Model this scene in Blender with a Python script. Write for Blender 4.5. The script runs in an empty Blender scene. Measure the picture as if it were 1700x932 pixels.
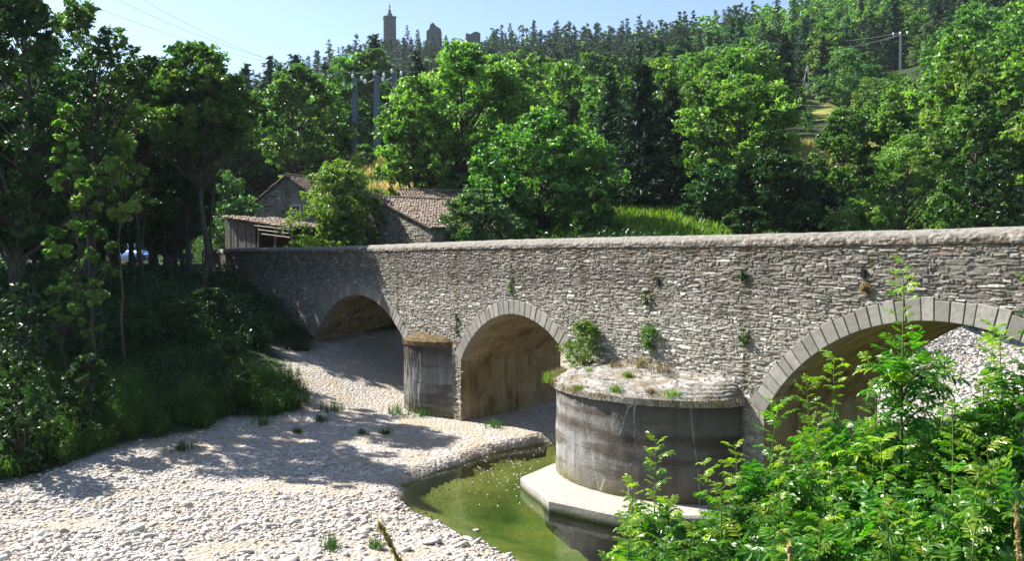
import bpy, math
import numpy as np
from mathutils import Vector

sc = bpy.context.scene
COL = sc.collection
R = math.radians

# ---------------------------------------------------------------- camera
cd = bpy.data.cameras.new('camera')
cam = bpy.data.objects.new('camera', cd); COL.objects.link(cam)
CAMZ = 6.6
cam.location = (0, 0, CAMZ)
cam.rotation_euler = (R(90 - 1.34), 0, 0)
cd.sensor_width = 36; cd.lens = 31.76
cd.clip_start = 0.05; cd.clip_end = 4000
sc.camera = cam

# ---------------------------------------------------------------- light
SUN_EL, SUN_AZ = 43.0, -60.0          # azimuth from the view axis (+Y), negative = to the left
sd = Vector((math.sin(R(SUN_AZ)) * math.cos(R(SUN_EL)), math.cos(R(SUN_AZ)) * math.cos(R(SUN_EL)), math.sin(R(SUN_EL))))
w = bpy.data.worlds.new('World'); sc.world = w; w.use_nodes = True
nt = w.node_tree; nt.nodes.clear()
o_ = nt.nodes.new('ShaderNodeOutputWorld'); bg = nt.nodes.new('ShaderNodeBackground')
sky = nt.nodes.new('ShaderNodeTexSky'); sky.sky_type = 'NISHITA'; sky.sun_disc = False
sky.sun_elevation = R(SUN_EL); sky.sun_rotation = R(SUN_AZ); sky.altitude = 900
sky.air_density = 1.0; sky.dust_density = 1.3; sky.ozone_density = 1.8
bg.inputs['Strength'].default_value = 0.083
nt.links.new(sky.outputs[0], bg.inputs[0]); nt.links.new(bg.outputs[0], o_.inputs[0])
sl = bpy.data.lights.new('sun', 'SUN'); sl.energy = 5.0; sl.angle = R(0.53); sl.color = (1, .955, .88)
so = bpy.data.objects.new('sun', sl); COL.objects.link(so)
so.rotation_euler = sd.to_track_quat('Z', 'Y').to_euler()
sc.view_settings.view_transform = 'Standard'; sc.view_settings.look = 'None'
sc.view_settings.gamma = 1; sc.view_settings.use_curve_mapping = False
sc.view_settings.exposure = 1.38
cy = sc.cycles
cy.max_bounces = 6; cy.diffuse_bounces = 3; cy.glossy_bounces = 2; cy.transmission_bounces = 4
cy.transparent_max_bounces = 6; cy.volume_bounces = 0
cy.caustics_reflective = False; cy.caustics_refractive = False
cy.sample_clamp_indirect = 4
try:
    cy.use_denoising = True; cy.denoiser = 'OPENIMAGEDENOISE'
except Exception: pass

# ---------------------------------------------------------------- mesh helpers
class G:
    """collects vertices / quads / tris with a per-face value and a material index"""
    def __init__(s): s.v = []; s.n = 0; s.q = []; s.t = []; s.qa = []; s.ta = []; s.qm = []; s.tm = []
    def add(s, V, Q=None, T=None, a=0.5, m=0):
        V = np.asarray(V, float).reshape(-1, 3); b = s.n
        s.v.append(V); s.n += len(V)
        if Q is not None and len(Q):
            Q = np.asarray(Q, int).reshape(-1, 4) + b
            s.q.append(Q); s.qa.append(np.broadcast_to(a, len(Q)) if np.ndim(a) == 0 else np.asarray(a)); s.qm.append(np.full(len(Q), m))
        if T is not None and len(T):
            T = np.asarray(T, int).reshape(-1, 3) + b
            s.t.append(T); s.ta.append(np.broadcast_to(a, len(T)) if np.ndim(a) == 0 or Q is not None else np.asarray(a)); s.tm.append(np.full(len(T), m))
        return s
    def box(s, c, size, rot=0, a=0.5, m=0, taper=1.0):
        x, y, z = [d / 2 for d in size]
        V = np.array([[-x,-y,-z],[x,-y,-z],[x,y,-z],[-x,y,-z],[-x*taper,-y*taper,z],[x*taper,-y*taper,z],[x*taper,y*taper,z],[-x*taper,y*taper,z]])
        cr, sr = math.cos(rot), math.sin(rot)
        V = np.c_[V[:,0]*cr - V[:,1]*sr, V[:,0]*sr + V[:,1]*cr, V[:,2]] + np.asarray(c)
        return s.add(V, [[0,3,2,1],[4,5,6,7],[0,1,5,4],[1,2,6,5],[2,3,7,6],[3,0,4,7]], a=a, m=m)
    def tube(s, P, rad, k=6, a=0.5, m=0, cap=True):
        P = np.asarray(P, float); n = len(P); rad = np.broadcast_to(rad, n) if np.ndim(rad) == 0 else np.asarray(rad)
        D = np.gradient(P, axis=0); D /= np.linalg.norm(D, axis=1)[:, None] + 1e-9
        ref = np.array([0, 0, 1.]) if abs(D[:, 2]).mean() < .8 else np.array([1., 0, 0])
        A = np.cross(D, ref); A /= np.linalg.norm(A, axis=1)[:, None] + 1e-9
        B = np.cross(D, A)
        th = np.linspace(0, 2*np.pi, k, endpoint=False)
        V = (P[:, None] + rad[:, None, None] * (np.cos(th)[None, :, None]*A[:, None] + np.sin(th)[None, :, None]*B[:, None])).reshape(-1, 3)
        i = np.arange(n-1)[:, None]*k; j = np.arange(k)[None]; j2 = (j+1) % k
        Q = np.stack([i+j, i+j2, i+k+j2, i+k+j], -1).reshape(-1, 4)
        T = []
        if cap:
            V = np.vstack([V, P[:1], P[-1:]])
            T = [[n*k, (q+1) % k, q] for q in range(k)] + [[n*k+1, (n-1)*k+q, (n-1)*k+(q+1) % k] for q in range(k)]
        return s.add(V, Q, T, a=a, m=m)
    def mesh(s, name):
        me = bpy.data.meshes.new(name)
        V = np.vstack(s.v) if s.v else np.zeros((0, 3))
        Q = np.vstack(s.q) if s.q else np.zeros((0, 4), int); T = np.vstack(s.t) if s.t else np.zeros((0, 3), int)
        me.vertices.add(len(V)); me.vertices.foreach_set('co', V.astype(np.float32).ravel())
        nl = Q.size + T.size; me.loops.add(nl); me.loops.foreach_set('vertex_index', np.concatenate([Q.ravel(), T.ravel()]).astype(np.int32))
        nq, ntr = len(Q), len(T); me.polygons.add(nq+ntr)
        st = np.concatenate([np.arange(nq)*4, nq*4 + np.arange(ntr)*3]).astype(np.int32)
        me.polygons.foreach_set('loop_start', st)
        me.polygons.foreach_set('material_index', np.concatenate((s.qm or [np.zeros(0)]) + (s.tm or [np.zeros(0)])).astype(np.int32))
        at = me.attributes.new('v', 'FLOAT', 'FACE')
        at.data.foreach_set('value', np.concatenate((s.qa or [np.zeros(0)]) + (s.ta or [np.zeros(0)])).astype(np.float32))
        me.update(calc_edges=True)
        return me
    def build(s, name, mats, parent=None, smooth=False, loc=None):
        me = s.mesh(name)
        for m in (mats if isinstance(mats, (list, tuple)) else [mats]): me.materials.append(m)
        me.polygons.foreach_set('use_smooth', np.full(len(me.polygons), bool(smooth)))
        o = bpy.data.objects.new(name, me); COL.objects.link(o)
        if parent is not None: o.parent = parent
        if loc is not None: o.location = loc
        return o

def tag(o, label=None, cat=None, group=None, kind=None):
    if label: o['label'] = label
    if cat: o['category'] = cat
    if group: o['group'] = group
    if kind: o['kind'] = kind
    return o
def empty(name, loc=(0, 0, 0), rz=0):
    o = bpy.data.objects.new(name, None); COL.objects.link(o); o.location = loc; o.rotation_euler = (0, 0, rz)
    o.empty_display_size = .3
    return o
def copy_tree(o, loc, rz, s=1.0, label=None, cat=None, group=None):
    c = o.copy(); COL.objects.link(c); c.location = loc; c.rotation_euler = (0, 0, rz); c.scale = (s, s, s) if np.ndim(s) == 0 else s
    for ch in o.children:
        d = ch.copy(); COL.objects.link(d); d.parent = c
    if label: c['label'] = label
    if cat: c['category'] = cat
    if group: c['group'] = group
    elif 'group' in c: del c['group']
    return c
def at(px, py, Y):
    return np.array([(px-850)/1500*Y, Y, CAMZ + (431-py)/1500*Y])

# ---------------------------------------------------------------- noise (numpy value noise)
_rng0 = np.random.default_rng(7)
_tab = _rng0.random((256, 256))
def vnoise(x, y):
    x = np.asarray(x, float); y = np.asarray(y, float)
    xi = np.floor(x).astype(int); yi = np.floor(y).astype(int); fx = x-xi; fy = y-yi
    fx = fx*fx*(3-2*fx); fy = fy*fy*(3-2*fy)
    g = lambda a, b: _tab[a & 255, b & 255]
    return (g(xi, yi)*(1-fx)+g(xi+1, yi)*fx)*(1-fy) + (g(xi, yi+1)*(1-fx)+g(xi+1, yi+1)*fx)*fy
def fbm(x, y, o=4):
    s = 0; a = .5
    for i in range(o): s = s + a*(vnoise(x*2**i+17*i, y*2**i+5*i)-.5); a *= .5
    return s

# ---------------------------------------------------------------- materials
class M:
    def __init__(s, name):
        s.m = bpy.data.materials.new(name); s.m.use_nodes = True; s.t = s.m.node_tree; s.t.nodes.clear()
        s.out = s.t.nodes.new('ShaderNodeOutputMaterial')
    def n(s, typ, props=None, **kw):
        nd = s.t.nodes.new('ShaderNode'+typ)
        for k, v in (props or {}).items(): setattr(nd, k, v)
        for k, v in kw.items():
            k = k.replace('_', ' ')
            s.set(nd, k, v)
        return nd
    def set(s, nd, k, v):
        i = nd.inputs[int(k)] if isinstance(k, int) or k.isdigit() else nd.inputs[k]
        if isinstance(v, bpy.types.NodeSocket): s.t.links.new(v, i)
        elif hasattr(v, 'outputs'): s.t.links.new(v.outputs[0], i)
        else:
            if i.type == 'RGBA' and len(v) == 3: v = (*v, 1)
            i.default_value = v
    def math(s, op, a, b=0.0, c=None, clamp=False):
        nd = s.t.nodes.new('ShaderNodeMath'); nd.operation = op; nd.use_clamp = clamp
        s.set(nd, 0, a); s.set(nd, 1, b)
        if c is not None: s.set(nd, 2, c)
        return nd.outputs[0]
    def mix(s, f, a, b, blend='MIX'):
        nd = s.t.nodes.new('ShaderNodeMix'); nd.data_type = 'RGBA'; nd.blend_type = blend; nd.clamp_factor = True
        for i, v in ((0, f), (6, a), (7, b)):
            if isinstance(v, bpy.types.NodeSocket): s.t.links.new(v, nd.inputs[i])
            elif hasattr(v, 'outputs'): s.t.links.new(v.outputs[0], nd.inputs[i])
            else: nd.inputs[i].default_value = (*v, 1) if np.ndim(v) and len(v) == 3 else v
        return nd.outputs[2]
    def ramp(s, f, stops, interp='LINEAR'):
        nd = s.t.nodes.new('ShaderNodeValToRGB'); s.set(nd, 0, f); cr = nd.color_ramp; cr.interpolation = interp
        while len(cr.elements) < len(stops): cr.elements.new(.5)
        for e, (p, c) in zip(cr.elements, stops):
            e.position = p; c = (c, c, c) if np.ndim(c) == 0 else c; e.color = (*c, 1)
        return nd.outputs[0]
    def coord(s, scale=(1, 1, 1), kind='Object', rot=(0, 0, 0), loc=(0, 0, 0)):
        tc = s.t.nodes.new('ShaderNodeTexCoord'); mp = s.t.nodes.new('ShaderNodeMapping')
        s.t.links.new(tc.outputs[kind], mp.inputs[0]); mp.inputs['Scale'].default_value = scale; mp.inputs['Rotation'].default_value = rot
        mp.inputs['Location'].default_value = loc
        return mp.outputs[0]
    def noise(s, vec, scale, detail=4, rough=.55, dist=0):
        nd = s.t.nodes.new('ShaderNodeTexNoise'); s.t.links.new(vec, nd.inputs['Vector'])
        nd.inputs['Scale'].default_value = scale; nd.inputs['Detail'].default_value = detail; nd.inputs['Roughness'].default_value = rough; nd.inputs['Distortion'].default_value = dist
        return nd.outputs[0]
    def voro(s, vec, scale, feature='F1', out=0, rnd=1):
        nd = s.t.nodes.new('ShaderNodeTexVoronoi'); nd.feature = feature; s.t.links.new(vec, nd.inputs['Vector']); nd.inputs['Scale'].default_value = scale
        nd.inputs['Randomness'].default_value = rnd
        return nd.outputs[out]
    def attr(s, name='v'):
        nd = s.t.nodes.new('ShaderNodeAttribute'); nd.attribute_name = name; return nd.outputs['Fac']
    def bump(s, h, dist=.02, strength=1.0, normal=None):
        nd = s.t.nodes.new('ShaderNodeBump'); nd.inputs['Strength'].default_value = strength; nd.inputs['Distance'].default_value = dist
        s.t.links.new(h, nd.inputs['Height'])
        if normal: s.t.links.new(normal, nd.inputs['Normal'])
        return nd.outputs[0]
    def sep(s, vec):
        nd = s.t.nodes.new('ShaderNodeSeparateXYZ'); s.t.links.new(vec, nd.inputs[0]); return nd.outputs
    def bsdf(s, col, rough=.85, spec=.25, normal=None, metal=0):
        nd = s.t.nodes.new('ShaderNodeBsdfPrincipled')
        s.set(nd, 'Base Color', col); s.set(nd, 'Roughness', rough); s.set(nd, 'Specular IOR Level', spec); s.set(nd, 'Metallic', metal)
        if normal is not None: s.set(nd, 'Normal', normal)
        return nd
    def done(s, sh):
        s.t.links.new(sh.outputs[0] if hasattr(sh, 'outputs') else sh, s.out.inputs[0]); return s.m

def leaf_mat(name, dark, mid, light, trans=.35, gloss=.4, rough=.4, hue=.03, tint=(1.15, 1.7, .40)):
    m = M(name)
    v = m.attr()
    oi = m.n('ObjectInfo')
    c = m.ramp(v, [(0, dark), (.5, mid), (1, light)])
    hs = m.n('HueSaturation', Color=c, Saturation=1.0)
    rnd = oi.outputs['Random']
    m.set(hs, 'Hue', m.math('MULTIPLY_ADD', rnd, hue, .5-hue/2)); m.set(hs, 'Value', m.math('MULTIPLY_ADD', rnd, .35, .82))
    b = m.bsdf(hs.outputs[0], rough, gloss)
    tcol = m.mix(1.0, hs.outputs[0], tint, 'MULTIPLY')
    tr = m.n('BsdfTranslucent', Color=tcol)
    mx = m.n('MixShader'); m.set(mx, 0, trans); m.set(mx, 1, b); m.set(mx, 2, tr)
    return m.done(mx)

def bark_mat(name, c1, c2):
    m = M(name); co = m.coord((1, 1, .25)); n = m.noise(co, 14, 5)
    return m.done(m.bsdf(m.ramp(n, [(.3, c1), (.7, c2)]), .9, .15, m.bump(n, .03)))

def plain_mat(name, c, rough=.8, spec=.25, var=.15, scale=3, metal=0):
    m = M(name); n = m.noise(m.coord(), scale, 5)
    c = np.array(c); return m.done(m.bsdf(m.ramp(n, [(.3, tuple(c*(1-var))), (.7, tuple(np.minimum(c*(1+var), 1)))]), rough, spec, m.bump(n, .01), metal))

# albedo palettes
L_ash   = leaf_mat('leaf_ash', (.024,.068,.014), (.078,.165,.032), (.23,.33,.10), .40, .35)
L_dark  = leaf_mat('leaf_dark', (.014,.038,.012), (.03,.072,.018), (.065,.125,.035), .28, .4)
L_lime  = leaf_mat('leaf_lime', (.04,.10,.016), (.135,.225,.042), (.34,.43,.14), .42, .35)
L_pale  = leaf_mat('leaf_pale', (.06,.13,.045), (.12,.22,.085), (.26,.37,.17), .3, .3)
L_con   = leaf_mat('needle_spruce', (.010,.028,.014), (.020,.048,.022), (.034,.075,.03), .12, .15, .55)
L_conb  = leaf_mat('needle_pine', (.018,.05,.024), (.034,.085,.036), (.06,.13,.05), .15, .15, .55)
L_fore  = leaf_mat('leaf_sapling', (.035,.11,.018), (.075,.20,.022), (.30,.38,.03), .42, .5, .32, .01)
L_weed  = leaf_mat('leaf_weed', (.03,.08,.02), (.06,.13,.03), (.12,.19,.05), .35, .2)
L_grass = leaf_mat('grass_blade', (.06,.13,.02), (.13,.22,.03), (.30,.33,.08), .4, .15)
L_dry   = leaf_mat('grass_dry', (.30,.25,.10), (.46,.38,.17), (.58,.49,.26), .55, .15, tint=(1.1, 1.05, .65))
BARK = bark_mat('bark', (.035,.03,.024), (.12,.105,.085))
BARK_D = bark_mat('bark_dark', (.02,.017,.014), (.06,.05,.04))
L_tan   = leaf_mat('grass_tan', (.10,.08,.035), (.22,.18,.085), (.36,.31,.16), .3, .15, tint=(1.2, 1.1, .7))

# ---------------------------------------------------------------- terrain heights
P0 = np.array([3.99, 26.0]); U = np.array([-.572, .820]); N = np.array([-.820, -.572])
def W2(s, d): return P0 + np.multiply.outer(s, U) + np.multiply.outer(d, N)
CT = np.array([
 # gravel bar
 (-13.3,23.5,.55),(-7,22,.4),(-11,18,.5),(-5,18,.3),(-3,21.5,.2),(-5,27,.38),(-8,30,.55),(-10,33,.95),(-7.7,33,.75),(-4,33,.45),(-4,30,.35),
 (0,33.5,.38),(-2,36,.42),(-5.5,37,.6),(-7.1,41.9,1.85),(-9,44.5,2.0),(-6,39.6,1.2),(1.5,34,.5),(-.5,38,.8),(-4,44,1.6),(-3.6,35.4,.42),
 # left bank
 (-9.4,38.5,1.8),(-13,30,1.3),(-16,36,2.6),(-13,42,3.0),(-17,46,4.6),(-20,30,3),(-24,40,5.2),(-16,24,1.1),(-20,18,1.5),(-30,25,4),(-35,38,6.2),
 (-18,10,.8),(-12,10,.5),(-40,10,6),(-12.5,47,2.9),(-15,51.5,4.2),(-18,56.5,5.6),(-21,61,6.2),(-26,56,5.9),(-35,58,6.4),(-30,64,6.3),(-22,66,6.3),(-40,72,6.9),
 (-60,60,7),(-60,30,9),(-90,60,12),(-30,82,8),(-50,90,9),
 # behind the bridge, left bank of the stream
 (-18,72,6.5),(-13,68,6.5),(-9,60,6.4),(-5,56,6.3),(0,52,6.0),(4,47,4.2),(7,41,1.6),(10,37,.6),(8,52,6.6),(10,62,8.6),(4,64,8.2),(14,75,10.2),(4,76,9.6),(-6,72,8.6),
 (12,43,1.2),(17,40,.5),(24,50,.6),(32,62,1.0),(38,62,1.0),(18,55,5.4),(24,64,7.0),(34,74,4.5),(44,75,3),(30,46,.4),(50,58,1.2),
 (-11.3,85,13.4),(-12.5,110,19.5),(-19.8,115,20.6),(-17,95,14.5),(-30,110,15),(-60,120,16),(0,90,14),(0,110,19),(15,95,15),(20,115,21),
 # right bank of the stream
 (13,12.5,2.0),(16.5,11,5.2),(14.5,14,1.0),(24,14,3.5),(36,22,3),(50,30,3.5),(60,50,5),(55,72,6),
 # camera side bank
 (0,0,5.0),(-1,1.5,4.9),(1,3,4.0),(3,6,2.6),(0,6,2.2),(4,9,1.2),(1.5,8.6,.8),(7,10,1.6),(7,5,4.0),(11,7,4.6),(15,4,6.1),(-6,0,3.6),(-14,-2,2.0),(0,-10,5.6),
 (20,-10,6.6),(-30,-20,3),(0,-60,12),(60,-20,12),(60,10,8),(-60,-20,8),
 # hillside right
 (17.5,82,11.5),(32.5,82,10.5),(55,95,14),(37,115,21),(60,120,24),(90,120,30),(57,190,43),(58,175,36),(94,220,53),(120,180,52),(160,200,75),(110,280,72),
 (121,330,93),(177,380,121),(226,400,142),(260,300,130),(330,380,165),(300,200,105),
 # mid slopes and the castle ridge
 (0,150,26),(30,160,29),(-40,150,22),(-58,250,38),(-25,250,44),(8,240,44),(32,240,47),(33,200,38),(66,330,81),(59,400,94),(28,420,101),(-29,430,102),
 (-58,430,106.5),(-70,428,102),(-81,420,94),(-112,400,78),(-147,400,65),(-200,400,52),(-280,400,50),(-10,330,68),(-60,330,62),(30,330,74),(-110,300,40),(-100,200,25),(-200,200,30),
 (-300,300,45),(-160,120,22),(0,520,92),(-200,560,60),(200,600,120),(-60,800,60),(700,700,150),(-700,700,60),(700,0,90),(-700,0,60),(0,-700,40),(700,-700,60),(-700,-700,30),
], float)
def _ph(r): return r
_D = np.linalg.norm(CT[:, None, :2]-CT[None, :, :2], axis=2)
_n = len(CT); _A = np.zeros((_n+1, _n+1)); _A[:_n, :_n] = _ph(_D) - np.eye(_n)*.4; _A[:_n, _n] = 1; _A[_n, :_n] = 1
_w = np.linalg.solve(_A, np.r_[CT[:, 2], 0])
POOL = np.array([(-3.4,26),(-2.7,27.2),(-1.7,28.8),(-.5,30.6),(.9,32.0),(3,32.5),(6.5,31),(10,30.5),(15,35),(20,37.5),(28,40),(44,48),(52,44),(34,26),(22,17.6),(13,15.2),(7,13.2),
  (1.5,9.8),(-4,5.5),(-9,3),(-14,1),(-22,-2),(-24,2),(-15,6),(-8,9),(-2.5,13),(.2,17.5),(.25,19.7),(-1.3,21.4),(-2.7,23.8)])
ROADS = [np.array([(-19.15,63.4),(-21.5,66.3),(-25.5,67.6),(-32,67.4),(-45,65.5),(-70,62)]),
         np.array([(14.6,6.6),(17.5,2.3),(20,-4),(20,-20),(10,-45)])]
def segdist(x, y, P, closed):
    d = np.full(x.shape, 1e9); Q = np.roll(P, -1, 0) if closed else P[1:]
    for a, b in zip(P if closed else P[:-1], Q):
        e = b-a; t = np.clip(((x-a[0])*e[0]+(y-a[1])*e[1])/(e@e), 0, 1)
        d = np.minimum(d, np.hypot(x-a[0]-t*e[0], y-a[1]-t*e[1]))
    return d
def inside(x, y, P):
    c = np.zeros(x.shape, bool); Q = np.roll(P, -1, 0)
    for a, b in zip(P, Q):
        k = (a[1] > y) != (b[1] > y)
        c ^= k & (x < (b[0]-a[0])*(y-a[1])/((b[1]-a[1]) if b[1] != a[1] else 1e-9)+a[0])
    return c
def sstep(t): t = np.clip(t, 0, 1); return t*t*(3-2*t)
def hgt(x, y):
    x = np.asarray(x, float); y = np.asarray(y, float); sh = x.shape; x = x.ravel(); y = y.ravel()
    z = np.zeros(x.shape)
    for i in range(0, len(x), 20000):
        D = np.hypot(x[i:i+20000, None]-CT[None, :, 0], y[i:i+20000, None]-CT[None, :, 1])
        z[i:i+20000] = _ph(D)@_w[:-1]+_w[-1]
    far = np.hypot(x, y-25)
    z = z + fbm(x/3, y/3)*.25*sstep((far-4)/30) + fbm(x/25+9, y/25, 3)*4*sstep((far-70)/150) + fbm(x*1.3, y*1.3, 3)*.10
    xd = x+fbm(x*.9+3, y*.9, 3)*.7; yd = y+fbm(x*.9+30, y*.9+8, 3)*.7
    sdp = segdist(xd, yd, POOL, True); ins = inside(xd, yd, POOL)
    z = np.where(ins, -np.minimum(.10+.30*sdp, 1.0)-.12*sstep(sdp/.4), np.maximum(z, .14+.02*sdp)*sstep((sdp+.1)/.5))
    for P in ROADS:
        d = segdist(x, y, P, False); z = z+(6.27-z)*sstep((5.0-d)/2.4)
    return z.reshape(sh)
def h1(x, y): return float(hgt(np.array([x]), np.array([y]))[0])
GRAV = np.array([(-18,12),(-15.5,19),(-13.4,23.3),(-11.3,28),(-10.0,32.0),(-8.0,34.2),(-8.4,36.5),(-10.4,38.5),(-10.6,43.5),(-8.5,47),(-3,47),(3,42),(8,40),(13,47),(22,60),(34,70),(45,62),(56,52),(34,25),(22,17),(14,14.6),(6,11.4),(1,8),(-6,2),(-18,2)])
MEAD = [np.array([(-17,78),(-8,76),(-2,82),(-4,112),(-20,114)]), np.array([(2,57),(20,56),(26,80),(4,80)]), np.array([(33,98),(46,98),(48,120),(36,120)]), np.array([(44,148),(55,148),(61,176),(50,176)])]
def gmask(x, y):
    xd = x+fbm(x*.5+3, y*.5, 4)*2.0; yd = y+fbm(x*.5+30, y*.5+8, 4)*2.0
    d = segdist(xd, yd, GRAV, True); i = inside(xd, yd, GRAV)
    return np.clip(.5+np.where(i, d, -d)/.8, 0, 1)
def mmask(x, y):
    r = np.zeros(x.shape)
    for P in MEAD:
        d = segdist(x, y, P, True); i = inside(x, y, P); r = np.maximum(r, np.clip(.5+np.where(i, d, -d)/3, 0, 1))
    return r

def axis(lo, f0, f1, hi, st, g=1.06):
    a = list(np.arange(f0, f1+1e-6, st)); s_ = st; p = f0; L = []
    while p > lo: s_ *= g; p -= s_; L.append(p)
    s_ = st; p = a[-1]
    while p < hi: s_ *= g; p += s_; a.append(p)
    return np.array(L[::-1]+a)
gx = axis(-900, -15, 9, 900, .17, 1.045); gy = axis(-900, 16, 41, 900, .17, 1.045)
XX, YY = np.meshgrid(gx, gy); ZZ = hgt(XX, YY)
nx, ny = len(gx), len(gy)
g = G(); i = (np.arange(ny-1)[:, None]*nx+np.arange(nx-1)[None]).ravel()
g.add(np.c_[XX.ravel(), YY.ravel(), ZZ.ravel()], np.c_[i, i+1, i+nx+1, i+nx])

m = M('ground')
co = m.coord(); z_ = m.sep(co)[2]
gr = m.attr('gravel'); md = m.attr('meadow')
n1 = m.noise(co, .8, 6); n2 = m.noise(co, 9, 6, .7); vo = m.voro(co, 9); vc = m.voro(co, 9, out=1); vo2 = m.voro(co, 28)
stone = m.mix(m.sep(vc)[0], (.30,.27,.25), (.66,.62,.57))
sand = m.ramp(n2, [(.3, (.36,.295,.215)), (.7, (.57,.49,.38))])
gcol = m.mix(m.ramp(n1, [(.42, 0.0), (.58, 1.0)]), stone, sand)
gcol = m.mix(m.ramp(m.voro(co, 60), [(.0, .0), (.5, .35)]), gcol, (.22,.18,.14))
dirt = m.ramp(n2, [(.3, (.018,.028,.009)), (.55, (.035,.055,.015)), (.8, (.07,.075,.035))])
mead = m.ramp(m.noise(co, .35, 5), [(.35, (.10,.17,.025)), (.6, (.30,.27,.07)), (.8, (.36,.28,.11))])
c = m.mix(md, dirt, mead); c = m.mix(gr, c, gcol)
# wet stones and algae where the bed is below the water line
alg = m.ramp(m.noise(co, .7, 4, .6), [(.3, (.24,.20,.07)), (.5, (.12,.15,.04)), (.7, (.05,.10,.022))])
deep = m.ramp(m.math('MULTIPLY', z_, -1.0), [(.25, 0.0), (.85, 1.0)])
alg = m.mix(deep, m.mix(.25, (.42,.32,.15), alg), alg)
wetf = m.ramp(m.math('MULTIPLY_ADD', z_, 6, .5), [(.35, 1.0), (.95, 0.0)])
c = m.mix(wetf, c, (.20,.155,.085))
c = m.mix(m.ramp(z_, [(.0, 1.0), (.05, 0.0)]), c, alg)
hgt_b = m.math('ADD', m.math('MULTIPLY', vo, -1.0), m.math('MULTIPLY', n2, .6))
wet_h = m.math('MULTIPLY', hgt_b, m.ramp(m.math('MULTIPLY_ADD', z_, 4, .9), [(.1, .18), (.8, 1.0)]))
gm = m.done(m.bsdf(c, .85, .2, m.bump(wet_h, .07, .8, m.bump(vo2, .02, .5))))
go = g.build('ground', gm, smooth=True)
for nm, arr in (('gravel', gmask(XX.ravel(), YY.ravel())), ('meadow', mmask(XX.ravel(), YY.ravel()))):
    at_ = go.data.attributes.new(nm, 'FLOAT', 'POINT'); at_.data.foreach_set('value', arr.astype(np.float32))
tag(go, kind='structure')

# ---------------------------------------------------------------- water
xs = axis(-24, -5, 9, 56, .12, 1.08); ys = axis(-4, 12, 33, 50, .12, 1.08)
AX, AY = np.meshgrid(xs, ys); nx, ny = len(xs), len(ys)
dd = segdist(AX, AY, POOL, True); ii = inside(AX, AY, POOL) | (dd < 1.2)
i = (np.arange(ny-1)[:, None]*nx+np.arange(nx-1)[None]).ravel(); F = np.c_[i, i+1, i+nx+1, i+nx]
F = F[ii.ravel()[F].all(1)]
g = G(); g.add(np.c_[AX.ravel(), AY.ravel(), np.zeros(AX.size)], F)
m = M('water'); co = m.coord()
nb = m.bump(m.noise(co, 3.2, 4, .6), .02, .35, m.bump(m.noise(co, 13, 2), .006, .3))
gl = m.n('BsdfGlossy', Color=(1, 1, 1), Roughness=.02, Normal=nb); tp = m.n('BsdfTransparent', Color=(.78, .93, .66))
fr = m.n('Fresnel', IOR=1.33, Normal=nb)
mx = m.n('MixShader'); m.set(mx, 0, fr); m.set(mx, 1, tp); m.set(mx, 2, gl)
wo = g.build('water', m.done(mx), smooth=True); tag(wo, kind='structure')

# ---------------------------------------------------------------- roads beyond both bridge ends
m = M('asphalt'); co = m.coord(); n = m.noise(co, 30, 4); asph = m.done(m.bsdf(m.ramp(n, [(.3, (.10,.10,.10)), (.7, (.17,.165,.16))]), .85, .2, m.bump(n, .01)))
for P in ROADS:
    T_ = np.gradient(P, axis=0); T_ /= np.linalg.norm(T_, axis=1)[:, None]; Nn = np.c_[-T_[:, 1], T_[:, 0]]
    g = G()
    V = []
    for p, q in zip(P, Nn):
        for k in (-2.1, -1, 0, 1, 2.1): V.append((*(p+q*k), 6.30-abs(k)*.01))
    V = np.array(V); n_ = len(P); i = (np.arange(n_-1)[:, None]*5+np.arange(4)[None]).ravel()
    g.add(V, np.c_[i, i+1, i+6, i+5]); tag(g.build('road', asph), kind='structure')

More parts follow.
